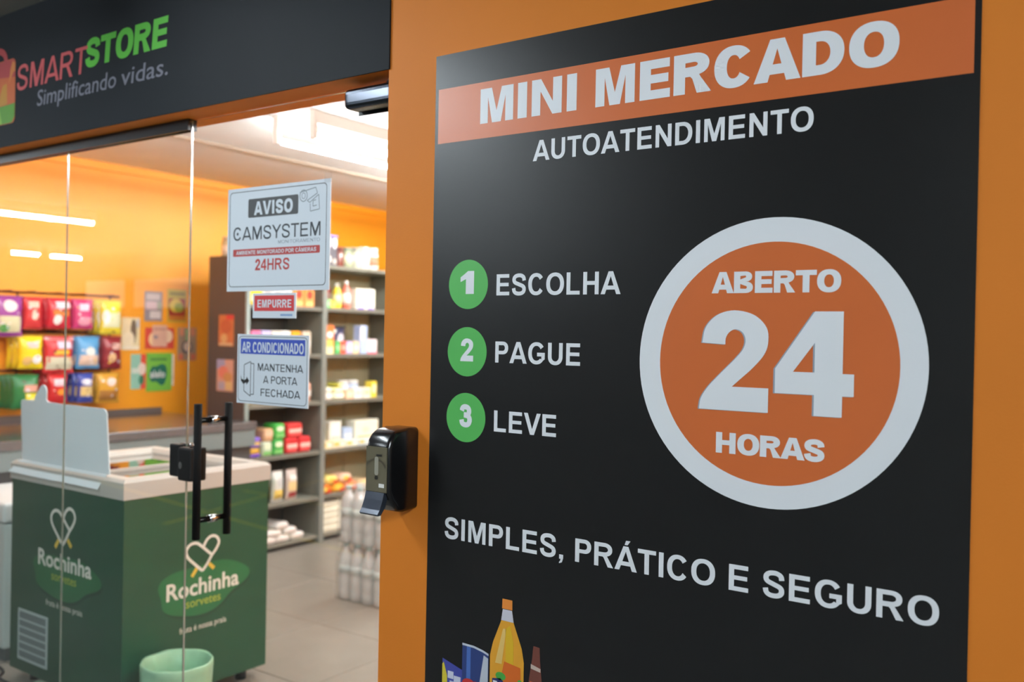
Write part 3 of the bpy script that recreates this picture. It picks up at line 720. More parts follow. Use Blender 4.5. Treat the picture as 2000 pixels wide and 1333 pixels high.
def heart(name, fmap, a, b, sx, sz, parent):
    """two crossed lollipops that make a heart"""
    q = lambda P: [(a + x * sx, b + z * sz) for x, z in P]
    Lf = catmull([(0, -.5), (-.28, -.18), (-.46, .06), (-.5, .27), (-.38, .44), (-.2, .46), (-.05, .34), (.14, .13), (.28, -.02)], 5)
    Rt = catmull([(0, -.5), (.14, -.3), (.28, -.05), (.42, .15), (.5, .36), (.42, .55), (.26, .6), (.12, .5), (.02, .3)], 5)
    st1 = flat('logo_stick', [stroke(q([(-.16, -.36), (-.32, -.62)]), sx * .1)], lambda u, v, d=0: fmap(u, v, d), STICK, parent)
    st2 = flat('logo_stick', [stroke(q([(.2, -.3), (.36, -.5)]), sx * .1)], lambda u, v, d=0: fmap(u, v, d), STICK, parent)
    flat('logo_heart', [stroke(q(Lf), sx * .075)], lambda u, v, d=0: fmap(u, v, d + .0003), LOGOW, parent)
    flat('logo_heart', [stroke(q(Rt), sx * .075)], lambda u, v, d=0: fmap(u, v, d + .0004), LOGOW, parent)
def blob(a, b, sx, sz):
    P = []
    for i in range(60):
        t = 2 * PI * i / 60
        r = 1 + .09 * math.sin(3 * t + .6) + .05 * math.sin(5 * t + 2)
        c, s = math.cos(t), math.sin(t)
        z = s * r * sz
        P.append((a + c * r * sx, b + z + .12 * sz * c))
    return P
def freezer_logo(fmap, a, b, sx, sz, ta0, ta1, tb, sa0, sa1, sb, ga0, ga1, gb, hx, hz, hsx, hsz):
    flat('logo_shadow', [blob(a + .006, b - .012, sx, sz)], lambda u, v, d=0: fmap(u, v, d + .0004), BLOBSH, fb)
    lf = flat('logo_leaf', [blob(a, b, sx, sz)], lambda u, v, d=0: fmap(u, v, d + .0008), BLOB, fb)
    g = lambda u, v, d=0: fmap(u, v, d + .0012)
    script('logo_lettering', 'Rochinha', ta0, tb, ta1, .062, g, LOGOW, fb, bold=.02)
    script('logo_lettering', 'sorvetes', sa0, sb, sa1, .034, g, SORV, fb, bold=.008)
    script('logo_tagline', 'fruta é nossa praia', ga0, gb, ga1, .023, g, LOGOW, fb, bold=.004)
    heart('h', g, hx, hz, hsx, hsz, fb)
freezer_logo(wall_map(FY0), -3.455, .485, .235, .085, -3.645, -3.265, .511, -3.545, -3.368, .464, -3.583, -3.323, .359, -3.467, .675, .17, .133)
freezer_logo(side_map(FX1), .592, .445, .205, .097, .43, .763, .422, .516, .675, .377, .489, .704, .284, .588, .568, .15, .118)
vt = boxes('vent_frame', [((-3.79, FY0 - .004, .298), (-3.567, FY0, .308)), ((-3.79, FY0 - .004, .104), (-3.567, FY0, .114)), ((-3.79, FY0 - .004, .114), (-3.78, FY0, .298)), ((-3.577, FY0 - .004, .114), (-3.567, FY0, .298))], M('vent_pale', (176, 190, 190), .5), fz)
for k in range(6):
    z = .118 + k * .0306
    box('vent_slat', (-3.779, FY0 - .0035, z), (-3.578, FY0 - .0005, z + .023), M('vent_grey', (112, 124, 124), .5), vt)
    if k: box('vent_bar', (-3.779, FY0 - .005, z - .007), (-3.578, FY0 - .0005, z - .001), MATS['vent_pale'], vt)
# added boxes in the freezer; their colours imitate reflections on the lid
for k, (x, y, c, lb) in enumerate([(-3.7, .42, (238, 150, 60), 'added orange box imitating a lid reflection, lying at the left of the green freezer'), (-3.45, .62, (120, 200, 180), 'added teal box imitating a lid reflection, lying in the middle of the green freezer'), (-3.22, .45, (220, 70, 60), 'added red box imitating a lid reflection, lying at the right of the green freezer'), (-3.25, .72, (236, 232, 224), 'added white box lying at the far right of the green freezer')]):
    t = thing('reflection_box', lb, 'box', (x, y, FZ0 + .264))
    box('carton', (x - .1, y - .07, FZ0 + .264), (x + .1, y + .07, FZ0 + .40), M('carton_%d' % k, c, .5), t, .004)
    box('carton_lid', (x - .104, y - .074, FZ0 + .40), (x + .104, y + .074, FZ0 + .425), M('carton_lid_%d' % k, tuple(min(255, int(v * .7 + 60)) for v in c), .5), t, .004)
# grey folded header board standing on the rim
BOARD = M('pale_grey_board', (222, 232, 238), .55, noise=.02, scale=4)
db = thing('display_board', 'pale grey folded header board standing on the green freezer rim', 'board', (-3.52, .27, FZ1))
tf = lambda x: -.004 + .012 * abs((x + 3.5) / .35)          # slight V fold
def board_panel(name, pts, d=.004):
    vs = [(x, .262 + tf(x) + (z - FZ1) * .03, z) for x, z in pts] + [(x, .262 + d + tf(x) + (z - FZ1) * .03, z) for x, z in pts]
    n = len(pts)
    tri = tessellate_polygon([[Vector((p[0], p[1], 0)) for p in pts]])
    fs = [tuple(t) for t in tri] + [tuple(n + i for i in t[::-1]) for t in tri] + [(i, (i + 1) % n, n + (i + 1) % n, n + i) for i in range(n)]
    bm = bmesh.new()
    bv = [bm.verts.new(v) for v in vs]
    for f in fs:
        try: bm.faces.new([bv[i] for i in f])
        except ValueError: pass
    return bmobj(name, bm, BOARD, db)
def arc(cx, cz, r, a0, a1, n=5): return [(cx + r * math.cos(a0 + (a1 - a0) * i / n), cz + r * math.sin(a0 + (a1 - a0) * i / n)) for i in range(n + 1)]
board_panel('left_panel', [(-3.82, FZ1 + .004), (-3.479, FZ1 + .004), (-3.512, 1.149)] + [(-3.632, 1.151)] + [(-3.645, 1.16)] + arc(-3.676, 1.185, .032, .2, PI - .5, 7) + [(-3.737, 1.168), (-3.744, 1.151)] + arc(-3.84, 1.135, .014, PI / 2, PI, 4))
board_panel('right_panel', [(-3.477, FZ1 + .004), (-3.19, FZ1 + .004), (-3.222, 1.12)] + arc(-3.25, 1.118, .03, .1, PI / 2, 5) + [(-3.510, 1.149)])
for nm, x0, x1, x2, x3 in (('left_flap', -3.82, -3.479, -3.5, -3.858), ('right_flap', -3.477, -3.19, -3.21, -3.498)):
    ya, yb = .2595, .2365
    v = [(x0, ya, FZ1 + .006), (x1, ya, FZ1 + .006), (x2, yb, .855), (x3, yb, .857)]
    v += [(p[0], p[1] - .003, p[2] - .0005) for p in v]
    mobj(nm, v, [(3, 2, 1, 0), (4, 5, 6, 7), (0, 1, 5, 4), (1, 2, 6, 5), (2, 3, 7, 6), (3, 0, 4, 7)], BOARD, db)
# ------------------------------------------------------------------ white chest freezer, cut by the left edge
wf = thing('white_chest_freezer', 'white chest freezer at the left edge next to the green freezer', 'freezer', (-4.31, .6, 0))
WFM = M('freezer_white', (206, 216, 212), .4)
box('body', (-4.58, .318, .06), (-4.05, .92, .60), WFM, wf, .012)
box('plinth', (-4.55, .34, .0), (-4.08, .9, .06), M('plinth_grey', (92, 100, 98), .6), wf)
box('lid', (-4.585, .31, .603), (-4.045, .925, .69), M('lid_white', (236, 238, 236), .35), wf, .018, 3)
box('lid_seal', (-4.57, .325, .596), (-4.06, .91, .607), M('seal_grey', (120, 126, 124), .6), wf)
# ------------------------------------------------------------------ waste basket with green liner
bn = thing('waste_basket', 'small round waste basket with pale green bag liner beside the green freezer', 'bin', (-2.902, .368, 0))
bc = (-2.902, .368)
BINM = M('bin_dark_green', (52, 84, 70), .5)
def shell(name, prof, mat, parent, wob=0, n=40, seed=1):
    rnd = random.Random(seed)
    ph = [rnd.uniform(0, 6.28) for _ in range(6)]
    vs, fs = [], []
    for r, z in prof:
        for i in range(n):
            a = 2 * PI * i / n
            f = 1 + wob * (math.sin(5 * a + ph[0]) + .7 * math.sin(9 * a + ph[1] + z * 30) + .5 * math.sin(14 * a + ph[2] - z * 20)) / 2
            vs.append((bc[0] + r * f * math.cos(a), bc[1] + r * f * math.sin(a), z + wob * .06 * math.sin(7 * a + ph[3])))
    for k in range(len(prof) - 1):
        for i in range(n):
            fs.append((k * n + i, k * n + (i + 1) % n, (k + 1) * n + (i + 1) % n, (k + 1) * n + i))
    return mobj(name, vs, fs, mat, parent, True)
shell('basket', [(.001, .003), (.09, .003), (.093, .01), (.120, .246), (.117, .246), (.089, .012), (.001, .012)], BINM, bn)
def linermat():
    m = M('pale_green_film', (160, 208, 172), .35, spec=.6, noise=.12, scale=20, bump=.5, bscale=45)
    m.node_tree.nodes['Principled BSDF'].inputs['Alpha'].default_value = .9
    return m
LINER = linermat()
shell('bag_liner', [(.118, .10), (.121, .13), (.125, .225), (.126, .25), (.122, .256), (.114, .249), (.105, .19), (.096, .12), (.086, .03), (.02, .022), (.001, .022)], LINER, bn, .024)
# pale roll on the floor by the glass and the cable
rl = thing('rolled_mat', 'pale green roll lying on the floor between the panes and the green freezer', 'roll', (-3.4, .19, 0))
tube('roll', (-3.53, .19, .045), (-3.20, .19, .045), .042, M('roll_pale_green', (170, 206, 182), .6, noise=.05), rl, 20)
tube('roll_core', (-3.534, .19, .045), (-3.196, .19, .045), .012, BLACK, rl, 10)
bm = bmesh.new()
cp = [(-4.9, .268), (-4.4, .29), (-4.0, .283), (-3.88, .222), (-3.7, .215), (-3.57, .16)]
cq = catmull(cp, 6)
for i in range(len(cq) - 1): bm_tube(bm, (*cq[i], .006), (*cq[i + 1], .006), .006, 6)
tag(bmobj('floor_cable', bm, BLACK), 'black cable lying on the floor in front of the freezers', 'cable')

# ------------------------------------------------------------------ counter along the left wall
ct = thing('counter', 'long dark grey counter along the orange shop wall', 'counter', (-5.12, 1.15, 0))
CX, CY0, CY1, CZ = -4.62, .3, 2.125, .885
box('top', (XL + .004, CY0, CZ - .05), (CX, CY1, CZ), M('counter_top_stone', (92, 92, 94), .12, spec=.9, noise=.08, scale=30), ct, .006)
box('front_apron', (CX - .03, CY0 + .005, CZ - .15), (CX - .008, CY1 - .006, CZ - .05), M('counter_apron', (112, 122, 122), .45), ct)
box('body', (XL + .01, CY0 + .02, .08), (CX - .035, CY1 - .02, CZ - .05), M('counter_body', (66, 64, 64), .5, noise=.08), ct)
box('backsplash', (XL + .004, CY0, CZ), (XL + .02, CY1, CZ + .03), M('splash_grey', (104, 96, 94), .3), ct)
box('plinth', (XL + .03, CY0 + .04, 0), (CX - .07, CY1 - .05, .08), BLACK, ct)

# ------------------------------------------------------------------ shelving unit
GX0, GX1, GYA, GYM, GYE = -5.139, -4.747, 2.16, 2.79, 3.62
ZS = [.05, .318, .632, .973, 1.296, 1.617, 1.912]
GBROWN = M('shelf_brown_panel', (80, 69, 66), .45, noise=.06, scale=5)
GGREY = M('shelf_grey_metal', (128, 126, 114), .45, noise=.04)
GBACK = M('shelf_back_olive', (182, 178, 146), .5, noise=.05)
GDARK = M('shelf_dark', (76, 76, 72), .5)
gu = thing('shelving_unit', 'tall dark grey shop shelving with two bays of groceries beyond the glass door', 'shelf', ((GX0 + GX1) / 2, 2.9, 0))
box('end_panel', (GX0, GYA - .022, 0), (GX1, GYA, 1.93), GBROWN, gu, .002, 1)
tube('end_post', (GX1 - .008, GYA - .012, 0), (GX1 - .008, GYA - .012, 1.93), .014, M('post_pale', (150, 164, 160), .35), gu, 10)
box('bay_divider', (GX0, GYM - .012, 0), (GX1, GYM + .012, 1.93), GGREY, gu, .002, 1)
box('bay_post', (GX1 - .02, GYM - .02, 0), (GX1 + .012, GYM + .02, 1.93), M('post_grey', (128, 132, 126), .4), gu, .003)
box('far_panel', (GX0, GYE, 0), (GX1, GYE + .022, 1.93), GGREY, gu, .002, 1)
for (y0, y1, m) in ((GYA, GYM - .012, GDARK), (GYM + .012, 3.36, GBACK), (3.366, GYE, GBACK)):
    box('back_panel', (GX0, y0, 0), (GX0 + .02, y1, 1.93), m, gu)
for i, z in enumerate(ZS):
    for y0, y1 in ((GYA + .001, GYM - .013), (GYM + .013, GYE - .001)):
        o = box('shelf_board', (GX0 + .02, y0, z - .022), (GX1 - .004, y1, z), GGREY, gu, .002, 1)
        if 0 < i < 6: box('price_rail', (GX1 - .004, y0, z - .024), (GX1 + .002, y1, z - .002), M('rail_grey', (112, 110, 100), .5), o)
box('kick_plate', (GX0 + .04, GYA + .005, 0), (GX1 - .03, GYE - .005, .028), BLACK, gu)

# ------------------------------------------------------------------ products
def prod_bag(label, w, h, d, body, prints=(), group=None, name='snack_bag', crimp=None):
    """pillow bag, front towards -y, base at the origin; prints: (u0, v0, u1, v1, colour, shape)"""
    t = thing(name, label, 'bag', (0, 0, 0), 0, group)
    def P(u, v, side, off=0):
        e = max(0.0, 1 - (2 * u - 1) ** 4) * max(0.0, min(1, (v - .07) / .2)) ** .6 * max(0.0, min(1, (.93 - v) / .2)) ** .6
        wig = .012 * w * math.sin(v * 17 + w * 50)
        return ((u - .5) * w * (1 - .06 * math.sin(v * PI)) + wig, side * (d / 2 * e + .0015 + off), v * h)
    nu, nv = 8, 10
    vs, fs = [], []
    for side in (-1, 1):
        for j in range(nv + 1):
            for i in range(nu + 1): vs.append(P(i / nu, j / nv, side))
    K = (nu + 1) * (nv + 1)
    for j in range(nv):
        for i in range(nu):
            a = j * (nu + 1) + i
            fs.append((a, a + 1, a + nu + 2, a + nu + 1)); fs.append((K + a + nu + 1, K + a + nu + 2, K + a + 1, K + a))
    for i in range(nu):
        fs.append((i + 1, i, K + i, K + i + 1)); a = nv * (nu + 1) + i; fs.append((a, a + 1, K + a + 1, K + a))
    for j in range(nv):
        a = j * (nu + 1); fs.append((a, a + nu + 1, K + a + nu + 1, K + a)); a += nu; fs.append((a + nu + 1, a, K + a, K + a + nu + 1))
    bagm = M('film_%d_%d_%d' % body, body, .28, spec=.6, noise=.06, scale=14)
    mobj('bag_body', vs, fs, bagm, t, True, True)
    for k, pr in enumerate(prints):
        u0, v0, u1, v1, c = pr[:5]
        n = 6
        pv, pf = [], []
        if len(pr) > 5:
            cu, cv = (u0 + u1) / 2, (v0 + v1) / 2
            pv.append(P(cu, cv, -1, .0012 + .0006 * k))
            for i in range(16):
                a = 2 * PI * i / 16
                pv.append(P(cu + (u1 - u0) / 2 * math.cos(a), cv + (v1 - v0) / 2 * math.sin(a), -1, .0012 + .0006 * k))
            pf = [(0, 1 + i, 1 + (i + 1) % 16) for i in range(16)]
        else:
            for j in range(n + 1):
                for i in range(n + 1): pv.append(P(u0 + (u1 - u0) * i / n, v0 + (v1 - v0) * j / n, -1, .0012 + .0006 * k))
            pf = [(j * (n + 1) + i, j * (n + 1) + i + 1, (j + 1) * (n + 1) + i + 1, (j + 1) * (n + 1) + i) for j in range(n) for i in range(n)]
        mobj('bag_print', pv, pf, M('ink_%d_%d_%d' % c, c, .35, noise=.05, scale=18), t, True, True)
    cc = crimp or tuple(max(0, int(v * .85)) for v in body)
    for z0, z1 in ((0.0, .05 * h), (.95 * h, h)):
        box('crimp', (-w / 2 * .995, -.0032, z0), (w / 2 * .995, .0032, z1), M('film_%d_%d_%d' % cc, cc, .3), t, 0, 1, True)
    return t
def prod_box(label, w, h, d, body, prints=(), group=None, name='grocery_box', cat='box', lid=None, bev=.003):
    t = thing(name, label, cat, (0, 0, 0), 0, group)
    bodyo = box('carton', (-w / 2, -d / 2, 0), (w / 2, d / 2, h), M('card_%d_%d_%d' % body, body, .45, noise=.04, scale=16), t, bev, 1, True)
    for k, pr in enumerate(prints):
        u0, v0, u1, v1, c = pr[:5]
        poly = [ell(((u0 + u1) / 2 - .5) * w, (v0 + v1) / 2 * h, (u1 - u0) / 2 * w, (v1 - v0) / 2 * h, n=18)] if len(pr) > 5 else [rect((u0 - .5) * w, v0 * h, (u1 - .5) * w, v1 * h)]
        flat('box_print', poly, lambda a, b, dd=0, k=k: (a, -d / 2 - .0008 - .0004 * k - dd, b), M('ink_%d_%d_%d' % c, c, .35, noise=.05, scale=18), t, True)
    if lid: box('carton_lid', (-w / 2 - .001, -d / 2 - .001, h), (w / 2 + .001, d / 2 + .001, h + .012), M('card_%d_%d_%d' % lid, lid, .45), t, .002, 1, True)
    return t
def prod_bottle(label, r, h, body, cap, band=None, group=None, name='bottle', neck=.4, cat='bottle', capmat=None, cloud=0.0):
    t = thing(name, label, cat, (0, 0, 0), 0, group)
    bmx = M('bottle_%d_%d_%d' % body, body, .2, spec=.6, noise=.04, scale=12)
    lathe('bottle_body', [(r * .9, 0), (r, .012), (r, h * .62), (r * .9, h * .7), (r * neck, h * .86), (r * neck, h * .9)], bmx, t, 14, local=True)
    lathe('cap', [(r * neck * 1.15, h * .88), (r * neck * 1.15, h * .99), (r * neck * .9, h)], M('cap_%d_%d_%d' % cap, cap, .35), t, 12, local=True)
    if band: lathe('band_label', [(r * 1.015, h * .16), (r * 1.015, h * .55)], M('ink_%d_%d_%d' % band, band, .4, noise=.05, scale=18), t, 14, local=True)
    return t
def prod_jar(label, r, h, body, lid, band=None, group=None, name='jar'):
    t = thing(name, label, 'jar', (0, 0, 0), 0, group)
    lathe('jar_body', [(r * .93, 0), (r, .01), (r, h * .74), (r * .85, h * .82), (r * .85, h * .84)], M('jar_%d_%d_%d' % body, body, .15, spec=.7, noise=.05, scale=14), t, 14, local=True)
    lathe('lid', [(r * .92, h * .83), (r * .92, h * .98), (r * .86, h)], M('cap_%d_%d_%d' % lid, lid, .35), t, 14, local=True)
    if band: lathe('band_label', [(r * 1.02, h * .2), (r * 1.02, h * .6)], M('ink_%d_%d_%d' % band, band, .4, noise=.05, scale=18), t, 14, local=True)
    return t
def put(t, x, y, z, rz=PI / 2, tilt=0):
    t.location = (x, y, z)
    t.rotation_euler = (tilt, 0, rz)
    return t
WH, CR, YE, RD, GR, BL, PK, PU, OR_, GO, DK = (244, 242, 236), (240, 226, 176), (246, 206, 40), (206, 44, 48), (56, 156, 66), (60, 84, 190), (214, 60, 120), (120, 74, 170), (238, 124, 40), (200, 150, 50), (52, 44, 48)
SKY, LIL, TEAL, DRED = (96, 172, 220), (196, 186, 226), (60, 190, 170), (150, 30, 42)

# ---- wire rack with hooks on the left wall
rk = thing('hook_rack', 'dark wire rack with hooks holding snack bags on the orange wall', 'rack', (XL, 1.36, 1.2))
RODM = M('rack_brown', (112, 62, 40), .4, metal=.3)
for z in (1.655, 1.415, 1.185):
    tube('rail', (XL + .012, .80, z), (XL + .012, 1.80, z), .006, RODM, rk, 8)
for y in (.86, 1.145, 1.74):
    tube('upright', (XL + .006, y, 1.0), (XL + .006, y, 1.66), .006, RODM, rk, 8)
# rows: centre y, bottom z, w, h, depth copies, colours
ROWS = [
 ('top', 1.655, [(1.02, .17, .235, (150, 60, 150), [(.08, .08, .92, .5, (214, 210, 170)), (.25, .6, .75, .9, (236, 226, 220), 1), (.12, .1, .5, .3, (90, 160, 80), 1)], 'purple and white'),
                 (1.158, .125, .19, (214, 60, 62), [(.2, .66, .75, .86, (236, 200, 180)), (.35, .28, .7, .6, (240, 210, 190), 1)], 'plain red'),
                 (1.318, .165, .185, (206, 40, 58), [(.3, .66, .9, .88, (226, 220, 232)), (.2, .42, .9, .6, (226, 130, 50)), (.2, .12, .55, .45, (244, 240, 236), 1)], 'red and white'),
                 (1.468, .145, .185, (206, 58, 120), [(.25, .6, .72, .84, (226, 210, 230)), (.2, .1, .85, .4, (236, 160, 180), 1)], 'pink'),
                 (1.655, .155, .215, (238, 220, 60), [(.1, .2, .9, .62, (226, 230, 190)), (.05, .3, .4, .7, (246, 246, 240), 1), (.3, .7, .8, .88, (248, 226, 30))], 'yellow and cream')]),
 ('middle', 1.425, [(1.15, .16, .195, (246, 220, 40), [(.25, .62, .75, .82, (220, 200, 190)), (.5, .15, .9, .42, (246, 246, 246), 1), (.12, .1, .5, .38, (230, 190, 120), 1)], 'bright yellow'),
                 (1.32, .2, .225, (206, 46, 54), [(.05, .1, .95, .44, (206, 206, 180)), (.4, .66, .9, .86, (214, 206, 226)), (.35, .5, .8, .62, (230, 190, 60)), (0.02, .9, .98, .97, (236, 190, 190))], 'large red'),
                 (1.505, .17, .2, (86, 160, 214), [(.08, .1, .92, .42, (226, 196, 176)), (.3, .4, .75, .66, (230, 240, 240), 1)], 'sky blue'),
                 (1.665, .15, .205, (140, 34, 44), [(.2, .2, .6, .5, (226, 190, 140), 1), (.4, .6, .85, .8, (220, 180, 170))], 'dark red')]),
 ('bottom', 1.195, [(1.12, .18, .2, (44, 120, 66), [(.45, .1, .95, .45, (246, 228, 60)), (.4, .5, .95, .7, (230, 170, 150))], 'green and yellow'),
                 (1.315, .135, .18, (206, 44, 48), [(.25, .6, .75, .84, (220, 200, 210)), (.4, .3, .8, .5, (240, 150, 50), 1)], 'small red'),
                 (1.49, .115, .18, (62, 80, 170), [(.1, .22, .9, .56, (216, 190, 130)), (.15, .6, .85, .82, (226, 228, 240), 1)], 'royal blue'),
                 (1.64, .165, .19, (214, 160, 50), [(.1, .1, .9, .42, (160, 110, 50)), (.4, .55, .8, .85, (236, 210, 200), 1)], 'gold and brown')]),
]
for rown, zt, lst in ROWS:
    for y, w, h, c, pr, lb in lst:
        hk = tube('hook', (XL + .012, y, zt), (XL + .19, y, zt), .004, RODM, rk, 6)
        w *= .92
        pr = list(pr)
        for q in range(5):  # random extra flecks of print; the pale ones paint in gloss highlights
            u, v = random.uniform(.12, .8), random.uniform(.15, .8)
            pr.append((u, v, u + random.uniform(.06, .16), v + random.uniform(.03, .09), random.choice([(246, 240, 232), (240, 206, 90), (120, 60, 50), (226, 226, 240)]), 1))
        t = prod_bag('%s snack bag hanging in front on the %s hook row' % (lb, rown), w, h, .055, c, pr, 'snack bags on the wall hooks')
        put(t, XL + .155, y, zt - h - .03, PI / 2 + random.uniform(-.1, .1))
        n_behind = 2
        for k in range(n_behind):
            q = copy_tree(t)
            q['label'] = '%s snack bag hanging %s the front one on the %s hook row' % (lb, ('just behind', 'last behind')[k], rown)
            put(q, XL + .155 - .055 * (k + 1), y - .006 * (k + 1), zt - h - .03, PI / 2 + random.uniform(-.1, .1))

# ---- posters on the left wall and on the shelf end
def paper(label, x, y0, z0, y1, z1, c, parts, lift=.0, cat='poster', facing='x', name='small_poster'):
    if facing == 'x':
        t = thing(name, label, cat, (x, (y0 + y1) / 2, z0))
        box('sheet', (x, y0, z0), (x + .002 + lift, y1, z1), M('paper_%d_%d_%d' % c, c, .5), t)
        mp = lambda d0: (lambda a, b, d=0: (x + .0024 + lift + d0 + d, a, b))
    else:
        t = thing(name, label, cat, ((y0 + y1) / 2, x, z0))
        box('sheet', (y0, x - .002, z0), (y1, x, z1), M('paper_%d_%d_%d' % c, c, .5), t)
        mp = lambda d0: (lambda a, b, d=0: (a, x - .0024 - d0 - d, b))
    for k, (sh, u0, v0, u1, v1, cc) in enumerate(parts):
        A = y0 + (y1 - y0) * u0; B = y0 + (y1 - y0) * u1; Cc = z0 + (z1 - z0) * v0; Dd = z0 + (z1 - z0) * v1
        poly = rect(A, Cc, B, Dd) if sh == 'r' else ell((A + B) / 2, (Cc + Dd) / 2, (B - A) / 2, (Dd - Cc) / 2, n=20)
        flat('printed_area', [poly], mp(.0003 * (k + 1)), M('ink_%d_%d_%d' % cc, cc, .45, noise=.05, scale=18), t)
    return t, mp
XW = XL + .0002
paper('grey price list poster on the orange wall', XW, 1.992, 1.5, 2.128, 1.702, (150, 140, 148), [('r', .1, .72, .85, .92, (206, 196, 196)), ('r', .08, .4, .7, .66, (216, 190, 196)), ('r', .3, .1, .9, .34, (214, 206, 206)), ('r', .72, .4, .92, .66, (170, 176, 150))])
paper('olive green food poster on the orange wall, highest of the small posters', XW, 2.168, 1.497, 2.318, 1.724, (186, 168, 60), [('r', .06, .06, .94, .72, (160, 50, 40)), ('e', .1, .3, .78, .72, (222, 196, 80)), ('e', .35, .3, .85, .6, (150, 160, 60)), ('r', .1, .84, .9, .9, (110, 110, 60)), ('r', .06, .06, .94, .2, (196, 120, 40))])
paper('pale portrait poster on the orange wall next to the snack bags', XW, 1.828, 1.305, 1.96, 1.521, (236, 222, 178), [('e', .1, .55, .55, .95, (244, 226, 186)), ('e', .48, .2, .82, .95, (120, 104, 86)), ('e', .05, .08, .7, .58, (246, 232, 200)), ('r', .8, .7, .97, .95, (196, 200, 206)), ('r', .04, .02, .96, .12, (244, 236, 214))])
paper('wide red card with a pink centre on the orange wall', XW, 2.0, 1.312, 2.224, 1.457, (214, 74, 60), [('e', .12, .1, .5, .8, (246, 210, 160)), ('e', .62, .3, .95, .9, (240, 210, 180)), ('r', .24, .1, .75, 1.12, (222, 176, 156)), ('r', .3, .5, .42, .62, (120, 130, 150)), ('r', .3, .9, .7, .96, (170, 120, 110))])
paper('patterned beige poster on the orange wall nearest the shelving', XW, 2.254, 1.232, 2.404, 1.461, (170, 150, 130), [('e', .2, .2, .8, .6, (96, 90, 100)), ('e', .3, .28, .7, .55, (226, 206, 190)), ('r', .05, .02, .28, .2, (226, 120, 90)), ('r', .72, .02, .95, .2, (226, 120, 90)), ('r', .1, .75, .3, .98, (226, 150, 120)), ('r', .7, .75, .9, .98, (226, 150, 120)), ('r', .4, .6, .6, .95, (150, 190, 140))])
paper('teal and red poster on the orange wall half covered by the green one', XW, 1.898, 1.044, 2.03, 1.277, (150, 206, 186), [('r', .55, .0, 1, 1, (226, 84, 66)), ('e', .4, .4, .85, .75, (236, 216, 206)), ('r', .05, .45, .5, .6, (214, 226, 214)), ('e', .45, .12, .75, .4, (60, 130, 100))])
t, mp = paper('lime green payment card poster reading alelo on the orange wall', XW, 2.012, 1.024, 2.206, 1.284, (122, 192, 72), [('r', .14, .8, .8, .87, (76, 140, 70))], lift=.004)
ap = flat('logo_cloud', [catmull([(2.03, 1.13), (2.05, 1.19), (2.09, 1.195), (2.125, 1.21), (2.16, 1.195), (2.168, 1.14), (2.15, 1.075), (2.12, 1.065), (2.085, 1.09), (2.05, 1.09), (2.03, 1.13)], 5)[:-1]], mp(.001), M('ink_deep_teal', (30, 110, 92), .45), t)
script('logo_lettering', 'alelo', 2.04, 1.118, 2.152, .05, mp(.0016), WHITEPRINT, t, bold=.018)
paper('white paper slip tucked behind the green payment poster', XW, 2.2075, 1.06, 2.226, 1.275, (240, 236, 226), [('r', .2, .2, .8, .3, (210, 206, 200))])
YE_ = GYA - .0222
paper('orange and red food poster on the brown shelf end, upper of two', YE_, -5.026, 1.347, -4.876, 1.548, (206, 120, 70), [('r', .5, .85, 1, 1, (216, 60, 60)), ('e', .1, .4, .9, .85, (190, 96, 60)), ('e', .15, .1, .6, .4, (222, 176, 120)), ('r', .05, .02, .95, .1, (222, 190, 150))], facing='y')
paper('pink and blue food poster on the brown shelf end, lower of two', YE_, -5.038, 1.055, -4.872, 1.26, (214, 160, 140), [('r', .0, .7, .5, 1, (160, 160, 196)), ('e', .1, .4, .7, .8, (226, 130, 110)), ('e', .4, .3, .95, .6, (206, 150, 90)), ('r', .1, .05, .5, .3, (180, 170, 190)), ('r', .55, .05, .95, .3, (226, 190, 130))], facing='y')

# ---- groceries on the shelves: (builder, y, shelf, ...)
XF = GX1 - .02
def onshelf(t, y, i, depth, dz=0, rz=0, dx=0):
    return put(t, XF - depth / 2 - dx, y, ZS[i] + dz + .0005, PI / 2 + rz)
G1 = 'groceries in the left shelf bay'; G2 = 'groceries in the right shelf bay'
# left bay, second shelf from the top
onshelf(prod_box('yellow box at the left end of the left bay, second shelf from the top', .09, .105, .12, YE, [(.1, .2, .9, .6, WH)], G1), 2.225, 5, .12)
for k, y in enumerate((2.315, 2.40, 2.485)):
    onshelf(prod_box(['white box beside the yellow box in the left bay', 'white box in the middle of the left bay, second shelf from the top', 'white box left of the orange boxes in the left bay'][k], .075, .11, .1, WH, [(.1, .7, .9, .86, (150, 150, 156)), (.2, .2, .8, .5, (226, 120, 60))], G1), y, 5, .1)
for k, y in enumerate((2.58, 2.675)):
    onshelf(prod_box(['orange box beside the white boxes in the left bay', 'orange box against the divider in the left bay, second shelf from the top'][k], .085, .115, .1, (236, 150, 80), [(.2, .45, .8, .95, (206, 60, 48), 1), (.1, .05, .9, .3, (240, 190, 120))], G1), y, 5, .1)
# left bay, third shelf from the top
for k, (y, c, lb) in enumerate([(2.225, (226, 120, 160), 'pink'), (2.31, LIL, 'lilac'), (2.395, (226, 220, 206), 'ivory'), (2.475, WH, 'white'), (2.56, (240, 160, 40), 'amber'), (2.655, (206, 190, 170), 'beige')]):
    onshelf(prod_box('%s carton on the third shelf from the top of the left bay' % lb, .075, .155, .1, c, [(.1, .3, .9, .6, WH)], G1), y, 4, .1)
# left bay, fourth shelf from the top
for k, (y, c, lb) in enumerate([(2.24, (206, 190, 150), 'sand'), (2.35, (160, 60, 60), 'maroon'), (2.46, (206, 206, 190), 'light grey'), (2.57, (180, 120, 60), 'tan'), (2.68, (240, 176, 150), 'salmon')]):
    onshelf(prod_bag('%s packet on the fourth shelf from the top of the left bay' % lb, .1, .125, .06, c, [(.2, .3, .8, .6, WH)], G1, 'packet'), y, 3, .08)
